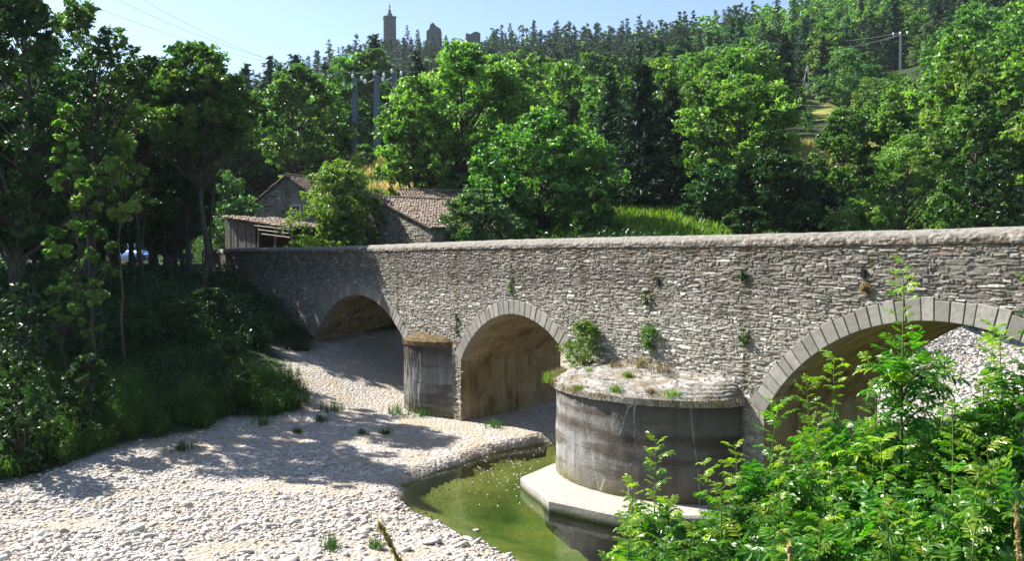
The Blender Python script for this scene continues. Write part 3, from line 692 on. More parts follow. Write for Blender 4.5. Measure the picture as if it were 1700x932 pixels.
def conifer(name, seed, loc, H, R, mat, layers=34, per=11, cards=12, size=.6, label=None, group=None, hb=.06):
    rng = np.random.default_rng(seed); root = empty(name, loc, rng.uniform(0, 6)); tag(root, label, 'conifer', group)
    V, Q, a = conifer_parts(seed, H, R, layers, per, cards, size, hb); g = G(); g.add(V, Q, a=a); g.build('crown', mat, root)
    g = G(); g.tube([(0, 0, -.3), (0, 0, H*.5), (0, 0, H*.97)], [.018*H, .010*H, .01], 7); g.build('trunk', BARK_D, root, smooth=True)
    return root
def spot(px, Y, top):
    x = (px-850)/1500*Y; z = h1(x, Y); return (x, Y, z-.1), CAMZ+(431-top)/1500*Y-z+.1

seed = 100
def T(px, Y, top, hw, mat, label, name='broadleaf_tree', group=None, cat='tree', **k):
    global seed; seed += 1
    loc, H = spot(px, Y, top); return broadleaf(name, seed, loc, H, hw*Y/1500, mat, label=label, group=group, cat=cat, **k)

# ---- left bank, tall trees
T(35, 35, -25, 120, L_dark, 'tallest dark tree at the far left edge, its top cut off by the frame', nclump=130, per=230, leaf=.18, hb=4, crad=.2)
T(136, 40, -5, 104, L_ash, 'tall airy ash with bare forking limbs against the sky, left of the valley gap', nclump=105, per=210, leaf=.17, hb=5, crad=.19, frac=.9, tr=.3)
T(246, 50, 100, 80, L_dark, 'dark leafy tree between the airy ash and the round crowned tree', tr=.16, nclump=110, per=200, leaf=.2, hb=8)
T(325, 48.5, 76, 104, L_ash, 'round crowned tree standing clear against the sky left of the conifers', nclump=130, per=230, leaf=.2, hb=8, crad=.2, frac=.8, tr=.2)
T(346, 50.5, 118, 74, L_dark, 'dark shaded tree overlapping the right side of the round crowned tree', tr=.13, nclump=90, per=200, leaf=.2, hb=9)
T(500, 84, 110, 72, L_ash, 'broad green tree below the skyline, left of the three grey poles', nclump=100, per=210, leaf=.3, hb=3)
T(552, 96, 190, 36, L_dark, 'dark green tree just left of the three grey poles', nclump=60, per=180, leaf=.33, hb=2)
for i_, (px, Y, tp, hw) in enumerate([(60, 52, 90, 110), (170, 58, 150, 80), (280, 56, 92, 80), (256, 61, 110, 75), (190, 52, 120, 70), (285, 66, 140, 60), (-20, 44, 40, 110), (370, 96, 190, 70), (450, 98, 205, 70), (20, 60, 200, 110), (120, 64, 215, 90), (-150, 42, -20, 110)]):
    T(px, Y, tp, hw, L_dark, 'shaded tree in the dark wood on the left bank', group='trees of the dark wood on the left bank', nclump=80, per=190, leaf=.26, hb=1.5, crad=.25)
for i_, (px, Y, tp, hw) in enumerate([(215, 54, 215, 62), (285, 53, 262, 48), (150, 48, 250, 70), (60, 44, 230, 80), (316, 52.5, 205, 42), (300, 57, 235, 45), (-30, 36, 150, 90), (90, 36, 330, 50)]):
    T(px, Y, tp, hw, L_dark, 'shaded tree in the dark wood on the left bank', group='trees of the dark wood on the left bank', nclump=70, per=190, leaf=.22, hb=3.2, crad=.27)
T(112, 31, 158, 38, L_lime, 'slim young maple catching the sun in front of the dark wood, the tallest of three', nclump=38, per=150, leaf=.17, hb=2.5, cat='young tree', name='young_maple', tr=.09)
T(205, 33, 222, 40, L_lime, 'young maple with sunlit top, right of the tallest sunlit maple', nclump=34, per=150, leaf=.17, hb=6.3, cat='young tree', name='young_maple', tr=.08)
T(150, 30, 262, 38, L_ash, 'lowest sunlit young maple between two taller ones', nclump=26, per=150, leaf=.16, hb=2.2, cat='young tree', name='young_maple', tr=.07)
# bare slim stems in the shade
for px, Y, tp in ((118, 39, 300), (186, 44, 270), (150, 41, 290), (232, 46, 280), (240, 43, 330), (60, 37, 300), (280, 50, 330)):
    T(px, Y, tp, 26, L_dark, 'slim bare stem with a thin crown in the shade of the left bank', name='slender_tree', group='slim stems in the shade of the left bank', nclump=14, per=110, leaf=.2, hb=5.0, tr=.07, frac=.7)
# ---- by the houses
T(380, 74, 284, 46, L_pale, 'silvery green maple bush left of the plank shed', name='maple_bush', cat='bush', nclump=70, per=190, leaf=.24, hb=.4, tr=.12)
T(560, 60, 266, 74, L_lime, 'bright green ash bush growing between the two stone houses', name='ash_bush', cat='bush', nclump=120, per=220, leaf=.22, hb=.3, tr=.12, wid=.35)
T(575, 58, 355, 42, L_ash, 'low green bush against the parapet below the ash bush', name='bush', cat='bush', nclump=34, per=150, leaf=.2, hb=.2, tr=.06)
T(790, 56, 316, 66, L_pale, 'small bush at the right end of the barn roof', name='bush', cat='bush', nclump=95, per=190, leaf=.2, hb=.2, tr=.06)
T(605, 106, 241, 21, L_pale, 'small round grey green bush at the foot of the grey poles', name='bush', cat='bush', nclump=30, per=130, leaf=.3, hb=.2, tr=.08)
# ---- middle distance
T(768, 76, 76, 122, L_lime, 'large sunlit maple with open limbs below the castle ruins', nclump=150, per=230, leaf=.32, hb=2, crad=.19, frac=.9, tr=.34)
T(688, 74, 128, 62, L_lime, 'lower sunlit tree leaning out over the dry meadow slope', nclump=80, per=190, leaf=.3, hb=2)
T(900, 64, 184, 118, L_ash, 'rounded green tree right of the large maple, close behind the bridge', nclump=120, per=230, leaf=.27, hb=1, crad=.2, frac=.8)
T(835, 61, 290, 58, L_ash, 'low leafy tree touching the parapet under the large maple', nclump=60, per=190, leaf=.25, hb=.3)
T(975, 68, 235, 52, L_ash, 'narrow leafy tree between the rounded tree and the dark spruce', nclump=55, per=190, leaf=.26, hb=.5)
T(985, 59, 312, 42, L_ash, 'low leafy bush at the left end of the bright grass strip', name='bush', cat='bush', nclump=50, per=180, leaf=.22, hb=.2, tr=.06)
T(1238, 61, 345, 44, L_dark, 'dark low bush at the right end of the bright grass strip', name='bush', cat='bush', nclump=45, per=180, leaf=.22, hb=.2, tr=.06)
T(1232, 74, 128, 98, L_lime, 'bright green maple right of the dark spruce', nclump=120, per=220, leaf=.3, hb=3, crad=.19, frac=.7, tr=.3)
T(1190, 70, 270, 62, L_dark, 'dark low tree under the bright green maple', nclump=70, per=190, leaf=.28, hb=.3)
T(1290, 69, 245, 70, L_dark, 'dark rounded tree at the right foot of the bright green maple', nclump=80, per=200, leaf=.28, hb=.3)
T(1350, 74, 300, 45, L_dark, 'dark bush in the hollow between the maple and the willows', nclump=50, per=180, leaf=.28, hb=.3)
T(1405, 86, 178, 62, L_ash, 'pale leaved tree under the leaning wooden pole', nclump=75, per=190, leaf=.32, hb=1)
T(1480, 84, 172, 60, L_ash, 'green tree between the leaning pole and the concrete pole', nclump=75, per=190, leaf=.32, hb=1)
T(1500, 68, 218, 74, L_lime, 'yellow green willow in front of the right hand trees', name='willow_tree', nclump=90, per=230, leaf=.26, hb=.4, wid=.28)
T(1420, 66, 330, 46, L_lime, 'low willow bush touching the parapet, left of the yellow green willow', name='willow_tree', nclump=50, per=200, leaf=.24, hb=.2, wid=.28)
T(1615, 80, 140, 72, L_ash, 'tall green tree near the right edge', nclump=95, per=210, leaf=.32, hb=1)
T(1640, 64, 255, 72, L_dark, 'dark green tree low at the right edge', nclump=85, per=210, leaf=.26, hb=.3)
T(1570, 62, 300, 50, L_ash, 'small leafy tree behind the parapet near the right edge', nclump=50, per=190, leaf=.25, hb=.3)
T(1720, 76, 150, 72, L_lime, 'sunlit tree cut by the right edge of the picture', nclump=80, per=210, leaf=.32, hb=1)
# second rank
T(900, 142, 92, 52, L_lime, 'bright rounded tree below the conifers of the skyline', nclump=60, per=150, leaf=.5, hb=1)
T(850, 120, 140, 50, L_ash, 'green tree behind the right shoulder of the large maple', nclump=60, per=150, leaf=.45, hb=1)
T(950, 118, 150, 42, L_pale, 'greyish tree behind the rounded green tree', nclump=50, per=150, leaf=.42, hb=1)
T(1025, 155, 90, 40, L_pale, 'pale crown in the gap left of the spruce tip', nclump=50, per=150, leaf=.5, hb=1)
T(1105, 165, 100, 36, L_ash, 'small green crown right of the spruce tip', nclump=45, per=150, leaf=.5, hb=1)
T(1182, 150, 82, 48, L_pale, 'pale green birch behind the bright green maple', name='birch_tree', nclump=60, per=160, leaf=.42, hb=1)
T(1403, 158, 82, 48, L_pale, 'broad grey green tree behind the leaning wooden pole', nclump=60, per=160, leaf=.45, hb=1)
T(1555, 125, 142, 26, L_lime, 'small lime green tree in front of dark conifers', nclump=36, per=140, leaf=.4, hb=.5)
T(1600, 118, 128, 44, L_ash, 'leafy tree on the slope above the tall green tree', nclump=55, per=150, leaf=.42, hb=.5)
T(1670, 120, 120, 44, L_pale, 'pale tree on the slope at the right edge', nclump=55, per=150, leaf=.42, hb=.5)
T(640, 128, 148, 40, L_ash, 'light green tree seen between the grey poles', nclump=50, per=150, leaf=.42, hb=.5)
T(582, 132, 195, 34, L_pale, 'pale tree behind the leftmost grey pole', nclump=50, per=150, leaf=.42, hb=.5)
for px, Y, tp, hw, mt, lb in ((1065, 80, 108, 76, L_con, 'tall black green spruce in the middle of the valley'), (1112, 84, 150, 62, L_con, 'dark spruce pressed against the tall spruce on its right'),
    (1012, 92, 128, 48, L_conb, 'lighter green conifer left of the tall spruce'), (1300, 150, 60, 34, L_con, 'slim conifer at the top of the bare earth slope')):
    seed += 1; loc, H = spot(px, Y, tp); conifer('spruce_tree', seed, loc, H, hw*Y/1500, mt, layers=46, per=14, cards=16, size=.75 if Y < 100 else .9, label=lb)

# ---- shared prototypes for the hillside forest
def proto(name, kind, seed, far):
    g = G()
    if kind == 'con':
        H, R_ = 15, 4.1 if far else 3.6; V, Q, a = conifer_parts(seed, H, R_, 14 if far else 26, 11 if far else 11, 6 if far else 9, 1.15 if far else 1.05, .05, 1.0); g.add(V, Q, a=a)
        g.tube([(0, 0, -1.5), (0, 0, 14)], [.22, .03], 5, m=1)
    elif kind == 'pine':
        H, R_ = 13.5, 3.9; rng = np.random.default_rng(seed); C, rc, k, P = crown_points(rng, H, R_, 2.5, 14 if far else 42, 26 if far else 70, .3, .8, .55, .30)
        V, Q = leaf_quads(rng, P, 1.2 if far else .7, .4, .5); g.add(V, Q, a=np.clip(.5+.2*rng.normal(size=len(C))[k]+rng.normal(0, .15, len(k)), 0, 1)); g.tube([(0, 0, -1.5), (.2, 0, 6), (0, .2, 12.5)], [.25, .18, .05], 5, m=1)
    else:
        H, R_ = 12.5, 4.3; rng = np.random.default_rng(seed); C, rc, k, P = crown_points(rng, H, R_, 1.0, 16 if far else 48, 22 if far else 85, .22, .6, .7, .28)
        V, Q = leaf_quads(rng, P, 1.15 if far else .62, .6, .7); g.add(V, Q, a=np.clip(.5+.22*rng.normal(size=len(C))[k]+rng.normal(0, .15, len(k)), 0, 1)); g.tube([(0, 0, -1.5), (.2, 0, 4), (0, .2, 8)], [.3, .2, .05], 5, m=1)
    return g
rng = np.random.default_rng(5); pts = []
Y = 100.0
while Y < 455:
    dx = 5.6+Y*.0045; dy = 6.0+Y*.010
    for X in np.arange(-.66*Y-10, .66*Y+10, dx): pts.append((X+rng.uniform(-2.4, 2.4), Y+rng.uniform(-2.8, 2.8)))
    Y += dy
pts = np.array(pts); X, Yp = pts.T
px = 850+1500*X/Yp
keep = (mmask(X, Yp) < .1) & ~((Yp < 112) & (px > 560) & (px < 1000))
keep &= ~((np.abs(px-650) < 16) & (Yp > 415) & (Yp < 428)) 
keep &= ~((Yp < 119) & (px > 540) & (px < 720))
keep &= ~((px > 1270) & (px < 1330) & (Yp > 150) & (Yp < 215) & (rng.random(len(X)) < .8))
pts = pts[keep]; X, Yp = pts.T; px = px[keep]; Z = hgt(X, Yp)
top = CAMZ*0+431-1500*(Z+13-CAMZ)/Yp
# drop what the nearer ranks hide entirely or what lies above the frame by far
u_ = rng.random(len(X)); nz_ = fbm(X/45, Yp/45, 3)
right = px > 1150
pc = np.where(Yp < np.where(px < 800, 122, 180), .06, np.where(right, np.where(Yp > 262, .16, .72), .93)); pc = pc+nz_*.5
typ = np.where(u_ < pc, np.where(rng.random(len(X)) < np.where(right, .15, .45), 1, 0), 2)   # 0 spruce 1 pine 2 broadleaf
vis = ~((px > 1e9)) & ~((px > 1e9)) & ~((px > 1e9)) & (top > -80) & (px > -60) & (px < 1760)
lim = np.full(len(X), -999.); mg = 5.2*1500/Yp
lim = np.where((np.abs(px-1338) < mg+18) & (Yp < 181), 178, lim); lim = np.where((np.abs(px-1491) < mg) & (Yp < 216), np.maximum(lim, 112), lim); lim = np.where((px > 1385) & (px < 1500) & (Yp < 215), np.maximum(lim, 76), lim)
lim = np.where((np.abs(px-648) < 14+mg*.6) & (Yp > 250) & (Yp < 432), 66, lim); lim = np.where((np.abs(px-722) < 14+mg*.6) & (Yp > 250) & (Yp < 434), np.maximum(lim, 68), lim); lim = np.where((np.abs(px-786) < 14+mg*.6) & (Yp > 250) & (Yp < 430), np.maximum(lim, 71), lim)
smax = (CAMZ+(431-lim)/1500*Yp-Z)/14.5
order = np.argsort(Yp); cnt = {0: 0, 1: 0, 2: 0}; rest = []
mats_f = {0: [L_con, L_conb], 1: [L_conb], 2: [L_lime, L_ash, L_pale]}
meshes = {}
for t_, kd, nm in ((0, 'con', 'spruce_tree'), (1, 'pine', 'pine_tree'), (2, 'brd', 'broadleaf_tree')):
    for mi, mt in enumerate(mats_f[t_]):
        for v_ in range(2):
            me = proto(nm, kd, 900+t_*10+v_+mi*3, False).mesh(nm); me.materials.append(mt); me.materials.append(BARK_D); me.polygons.foreach_set('use_smooth', np.zeros(len(me.polygons), bool)); meshes[(t_, mi, v_)] = me
names = {0: 'spruce_tree', 1: 'pine_tree', 2: 'broadleaf_tree'}
zones = [(lambda p, y: p < 560, 'on the left slope behind the dark wood'), (lambda p, y: p < 1150, 'on the castle hill'), (lambda p, y: y < 200, 'low on the right slope by the power poles'), (lambda p, y: True, 'high on the right slope')]
look = {0: ('dark pointed conifer', 'conifer'), 1: ('bluish pine with a rounded top', 'pine'), 2: ('broadleaf tree', 'tree')}
for i_ in order:
    t_ = int(typ[i_])
    if not vis[i_]: continue
    s_ = rng.uniform(.72, 1.2)*(1.0 if t_ != 2 else .95)
    if Yp[i_] > 395 and px[i_] < 800: s_ *= .75
    s_ = min(s_, smax[i_])
    if s_ < .22: continue
    if cnt[t_] >= 280: rest.append((i_, s_)); continue
    cnt[t_] += 1
    mi = int(rng.integers(len(mats_f[t_]))) if t_ == 0 else int(rng.choice(len(mats_f[t_]), p=[.45, .4, .15][:len(mats_f[t_])] if t_ == 2 else None))
    o = bpy.data.objects.new(names[t_], meshes[(t_, mi, int(rng.integers(2)))]); COL.objects.link(o)
    o.location = (X[i_], Yp[i_], Z[i_]-.3); o.rotation_euler = (0, 0, rng.uniform(0, 6.28)); o.scale = (s_*rng.uniform(.85, 1.15), s_*rng.uniform(.85, 1.15), s_)
    z_ = next(l for f, l in zones if f(px[i_], Yp[i_]))
    tag(o, f'{look[t_][0]} {z_}', look[t_][1], f'{look[t_][0]}s {z_}')
# conifers standing right in front of the ruins
for px_, tp_ in ((618, 76), (630, 71), (640, 67), (650, 66), (661, 66), (672, 68), (684, 70), (697, 71), (708, 68), (719, 72), (731, 66), (741, 60), (752, 72), (764, 73), (776, 75), (788, 76), (800, 72), (811, 66)):
    Yq = 408+rng.uniform(-8, 8); xq = (px_-850)/1500*Yq; zq = h1(xq, Yq); s_ = max((CAMZ+(431-tp_)/1500*Yq-zq)/14.8, .25)
    o = bpy.data.objects.new('spruce_tree', meshes[(0, 0, int(rng.integers(2)))]); COL.objects.link(o); o.location = (xq, Yq, zq-.3); o.rotation_euler = (0, 0, rng.uniform(0, 6)); o.scale = (max(s_, .75), max(s_, .75), s_)
    tag(o, 'dark conifer standing right below the ruins on the ridge', 'conifer', 'conifers right below the ruins')
print('forest', cnt, len(rest))
fg = {0: G(), 1: G(), 2: G()}; fp = {(t_, v_): proto('', kd, 950+t_*10+v_, True) for t_, kd in ((0, 'con'), (1, 'pine'), (2, 'brd')) for v_ in range(4)}
for k_ in fp: fp[k_] = (np.vstack(fp[k_].v), np.vstack(fp[k_].q), np.concatenate(fp[k_].qa), np.concatenate(fp[k_].qm))
GF = G()
for i_, s_ in rest:
    t_ = int(typ[i_]); V, Q, a, mm = fp[(t_, int(rng.integers(4)))]; an = rng.uniform(0, 6.28); c_, n_ = math.cos(an), math.sin(an)
    Vr = np.c_[V[:, 0]*c_-V[:, 1]*n_, V[:, 0]*n_+V[:, 1]*c_, V[:, 2]]*s_+(X[i_], Yp[i_], Z[i_]-.3)
    base = rng.normal(0, .10); mi = {0: 0, 1: 1, 2: 2 if rng.random() < .6 else 3}[t_]
    b = GF.n; GF.v.append(Vr); GF.n += len(Vr); GF.q.append(Q+b); GF.qa.append(np.clip(a+base, 0, 1)); GF.qm.append(np.where(mm == 1, 4, mi))
if rest:
    fo_ = GF.build('distant_forest', [L_con, L_conb, L_lime, L_ash, BARK_D]); tag(fo_, 'distant mixed forest covering the upper hillsides', 'forest', kind='stuff')

# ---------------------------------------------------------------- castle on the ridge
m = M('castle_stone'); co = m.coord(); n = m.noise(co, 1.2, 5, .6); vv = m.sep(m.voro(m.coord((1, 1, 2)), 1.6, out=1))[0]
CS = m.done(m.bsdf(m.mix(.5, m.ramp(n, [(.3, (.10,.10,.105)), (.7, (.19,.185,.175))]), m.ramp(vv, [(0, (.06,.06,.065)), (1, (.16,.155,.15))])), .95, .1, m.bump(n, .1)))
DK = plain_mat('dark_opening', (.012, .012, .014), .9)
tx, ty = (648-850)/1500*430, 430; tz = h1(tx, ty)
tw = empty('castle_tower', (tx, ty, tz), R(12)); tag(tw, 'square castle tower with a cone and statue on its top, highest on the ridge', 'tower')
hgt_t = CAMZ+(431-33)/1500*430-tz
g = G(); g.box((0, 0, hgt_t/2-1), (5.9, 5.9, hgt_t+2), taper=.95); g.box((0, 0, hgt_t+.15), (6.1, 6.1, .5), a=.6); g.build('keep', CS, tw)
g = G()
for z_ in (hgt_t*.45, hgt_t*.72): g.box((.4, -2.93, z_), (.22, .12, .9))
g.build('slit_window', DK, tw)
g = G(); g.tube([(0, 0, hgt_t+.3), (0, 0, hgt_t+.9), (0, 0, hgt_t+3.2), (0, 0, hgt_t+3.3), (0, 0, hgt_t+3.9)], [1.9, 1.75, .55, .75, .6], 12); g.build('pedestal', CS, tw)
# statue: robed standing figure
g = G(); b = hgt_t+tz+3.9
g.tube([(0, 0, 0), (0, 0, .3), (0, 0, 1.1), (0, 0, 1.7), (0, 0, 2.15), (0, 0, 2.35), (0, 0, 2.45)], [.48, .42, .32, .36, .40, .22, .12], 12)
g.tube([(0, 0, 2.42), (0, 0, 2.52), (0, 0, 2.68), (0, 0, 2.84), (0, 0, 2.92)], [.10, .17, .20, .15, .05], 12)
for s_ in (-1, 1): g.tube([(s_*.36, 0, 2.15), (s_*.42, -.14, 1.75), (s_*.12, -.36, 1.72)], [.11, .10, .07], 8)
st = g.build('statue', plain_mat('pale_stone', (.42,.41,.38), .8), smooth=True, loc=(tx, ty, b)); tag(st, 'slim pale statue of a robed figure crowning the castle tower', 'statue')
def ruin(px0, px1, tops, Y, lbl, th=2.6, holes=()):
    x0, x1 = (px0-850)/1500*Y, (px1-850)/1500*Y; zb = min(h1(x0, Y), h1(x1, Y))-3; cx = (x0+x1)/2
    o = empty('castle_ruin', (cx, Y, zb), R(8)); tag(o, lbl, 'ruin'); g = G(); n_ = len(tops); xs_ = np.linspace(x0, x1, n_)-cx
    zt = np.array([CAMZ+(431-t_)/1500*Y-zb for t_ in tops])
    V = []
    for d_ in (0, th):
        for k in range(n_): V += [(xs_[k], d_, 0), (xs_[k], d_+fbm(k*.9, d_)*.3, zt[k]*(1 if d_ == 0 else .97))]
    b_ = 2*n_; Q = []
    for k in range(n_-1):
        i_ = 2*k; Q += [[i_, i_+2, i_+3, i_+1], [b_+i_, b_+i_+1, b_+i_+3, b_+i_+2], [i_+1, i_+3, b_+i_+3, b_+i_+1]]
    Q += [[0, 1, b_+1, b_], [2*n_-2, b_+2*n_-2, b_+2*n_-1, 2*n_-1]]
    g.add(V, Q); g.build('ruined_wall', CS, o)
    g = G()
    for hx, hz, w_, h_ in holes: g.box((hx, -.02, zt.max()*hz), (w_, .15, h_))
    if holes: g.build('window_opening', DK, o)
    return o
ruin(709, 734, [54, 52, 51, 43, 41, 40, 41, 44, 46, 47, 48, 49, 56], 432, 'ruined castle wall with a broken rounded top, middle of the ridge', holes=((-.6, .62, .7, 1.3),))
ruin(774, 798, [57, 58, 59, 57, 55, 54, 55, 57], 428, 'low ruined castle wall with a flat broken top, right of the tallest ruin')

# ---------------------------------------------------------------- power poles and cables
CONC = plain_mat('pole_concrete', (.13,.155,.20), .85, var=.1, scale=1.5); WOOD = plain_mat('weathered_wood', (.30,.27,.23), .9, var=.3, scale=6)
PORC = plain_mat('porcelain', (.75,.76,.78), .25, .5, var=.03); CABM = plain_mat('cable_metal', (.35,.36,.37), .5, .4, var=.05)
tops_p = []
lbs = ['leftmost of the three grey concrete poles behind the houses', 'middle one of the three grey concrete poles, standing clear of the trees', 'rightmost grey concrete pole, half hidden by the large maple']
for (px, tp, Y), lb in zip(((591, 131, 116), (627, 126, 112), (656, 123, 114)), lbs):
    x = (px-850)/1500*Y; z = h1(x, Y); H = CAMZ+(431-tp)/1500*Y-z
    o = empty('power_pole', (x, Y, z), R(-14)); tag(o, lb, 'power pole', 'grey concrete poles behind the houses')
    g = G(); g.box((0, 0, H/2-.5), (.80, .65, H+1), taper=.68); g.build('shaft', CONC, o)
    for q, (ix, iz) in enumerate(((-1.5, -.75), (-.3, .25), (.95, -.1))):
        g = G(); p = np.array([ix, -.1, H+iz]); g.tube([p-(0, 0, .3), p-(0, 0, .12), p, p+(0, 0, .14), p+(0, 0, .3)], [.06, .2, .11, .2, .06], 10); g.build('insulator', PORC, o, smooth=True)
        g = G(); g.tube([p-(0, 0, .28), (0 if ix < -1 or ix > .5 else ix, 0, H-.35)], .025, 5); g.build('bracket', CABM, o)
    tops_p.append(np.array([x, Y, z+H+.3]))
def cable(a, b, sag, lbl, r=.022, group=None, n=24):
    t = np.linspace(0, 1, n)[:, None]; P = np.array(a)*(1-t)+np.array(b)*t; P[:, 2] -= 4*sag*(t*(1-t))[:, 0]
    g = G(); g.tube(P, r, 5, cap=False); o = g.build('power_cable', CABM); tag(o, lbl, 'cable', group); return o
for k, (tp_, ep) in enumerate(zip(tops_p, ((140, -60), (120, -38), (110, -8)))):
    e_ = at(ep[0], ep[1], 64); cable(tp_, e_, 2.0, ('upper', 'middle', 'lowest')[k]+' thin cable crossing the sky between the left trees and the grey poles', .012)
# right side poles
x = (1491-850)/1500*215; z = h1(x, 215); H = CAMZ+(431-55)/1500*215-z
o = empty('power_pole', (x, 215, z), R(-25)); tag(o, 'single pale concrete pole with a crossarm among the conifers on the right slope', 'power pole')
g = G(); g.box((0, 0, H/2-.5), (.62, .5, H+1), taper=.75); g.build('shaft', plain_mat('pole_pale', (.55,.54,.50), .8, var=.08), o)
g = G(); g.box((0, -.3, H-.9), (3.4, .14, .16)); g.build('crossarm', CABM, o)
for ix in (-1.5, 0, 1.5):
    g = G(); p = np.array([ix, -.3, H-.4]); g.tube([p-(0, 0, .4), p-(0, 0, .15), p, p+(0, 0, .25)], [.06, .22, .12, .18], 8); g.build('insulator', PORC, o, smooth=True)
pr = np.array([x, 215, z+H-.2])
xa = (1336-850)/1500*180; za = h1(xa, 180); Ha = CAMZ+(431-111)/1500*180-za
o = empty('wooden_pole', (xa, 180, za), 0); tag(o, 'leaning wooden A-shaped pole with two legs on the right slope', 'utility pole')
for e_ in (-1.15, .85):
    g = G(); g.tube([(e_*(1 if e_ < 0 else 1), 0, -.5), (.05*e_+.25, 0, Ha)], [.2, .13], 8); g.build('leg', WOOD, o, smooth=True)
g = G(); g.tube([(-.45, 0, Ha*.5), (.55, 0, Ha*.5)], .07, 6); g.build('brace', WOOD, o); g = G(); g.box((.25, 0, Ha-.2), (1.6, .14, .14)); g.build('crossarm', WOOD, o)
for dz, sg, lb in ((0, 1.5, 'upper'), (-.5, 2.2, 'lower')):
    cable(pr+(0, 0, dz), np.array([(1200-850)/1500*185, 185, pr[2]-9+dz*3]), sg, lb+' of two pale cables running left from the pale concrete pole', .07, 'pale cables on the right slope')

# ---------------------------------------------------------------- old buildings
OLDST = ST; OLDMO = MO
def tiles_mat(name, base):
    m = M(name); co = m.coord(); v = m.attr(); n = m.noise(co, 1.4, 5); nb = m.noise(co, 11, 5, .7); b = np.array(base)
    c = m.ramp(v, [(0, tuple(b*.55)), (.5, tuple(b)), (1, tuple(np.minimum(b*1.45+.03, 1)))]); c = m.mix(m.ramp(n, [(.45, 0.0), (.65, .6)]), c, (.16,.13,.10)); c = m.mix(m.ramp(nb, [(.3, .5), (.5, 0.0)]), c, (.12,.085,.065))
    return m.done(m.bsdf(c, .9, .15, m.bump(nb, .01)))
TILE = tiles_mat('clay_tiles', (.20,.15,.115)); TILE2 = tiles_mat('faded_tiles', (.235,.18,.14)); PLANK = plain_mat('grey_planks', (.17,.15,.13), .9, var=.4, scale=5); BRICKM = plain_mat('reddish_timber', (.24,.11,.07), .9, var=.35, scale=7)
def roof_plane(parent, r0, r1, down, length, mat, rng, row=.32, col=.2, name='roof', thick=.06):
    """ridge from r0 to r1 (local), tiles run along 'down' (unit) for length"""
    r0, r1, down = map(lambda q: np.array(q, float), (r0, r1, down)); e = r1-r0; Lr = np.linalg.norm(e); e /= Lr
    nrm = np.cross(e, down); nrm *= np.sign(nrm[2]); nr = int(length/row); nc = int(Lr/col); g = G()
    prof = np.array([-.5, -.3, 0, .3, .5]); ph = np.array([0, .045, .075, .045, 0])
    for i in range(nr):
        for j in range(nc):
            c = r0+e*(j+.5)*Lr/nc+down*(i+.5)*length/nr+nrm*rng.normal(0, .012); c = c+e*rng.normal(0, .012)+down*rng.normal(0, .02)
            if rng.random() < .012: continue
            V = []
            for s_, lift in ((-.58, 0), (.58, .045)):
                for p_, h_ in zip(prof, ph): V.append(c+e*p_*Lr/nc*1.02+down*s_*length/nr+nrm*(h_+lift))
            g.add(V, [[q, q+1, q+6, q+5] for q in range(4)], a=float(np.clip(rng.normal(.5, .25), 0, 1)))
    a = r0-nrm*thick; b = r1-nrm*thick; g.add([r0, r1, r1+down*length, r0+down*length, a, b, b+down*length, a+down*length], [[0, 1, 2, 3], [4, 7, 6, 5], [0, 4, 5, 1], [3, 2, 6, 7], [0, 3, 7, 4], [1, 5, 6, 2]], a=.1)
    return g.build(name, mat, parent)
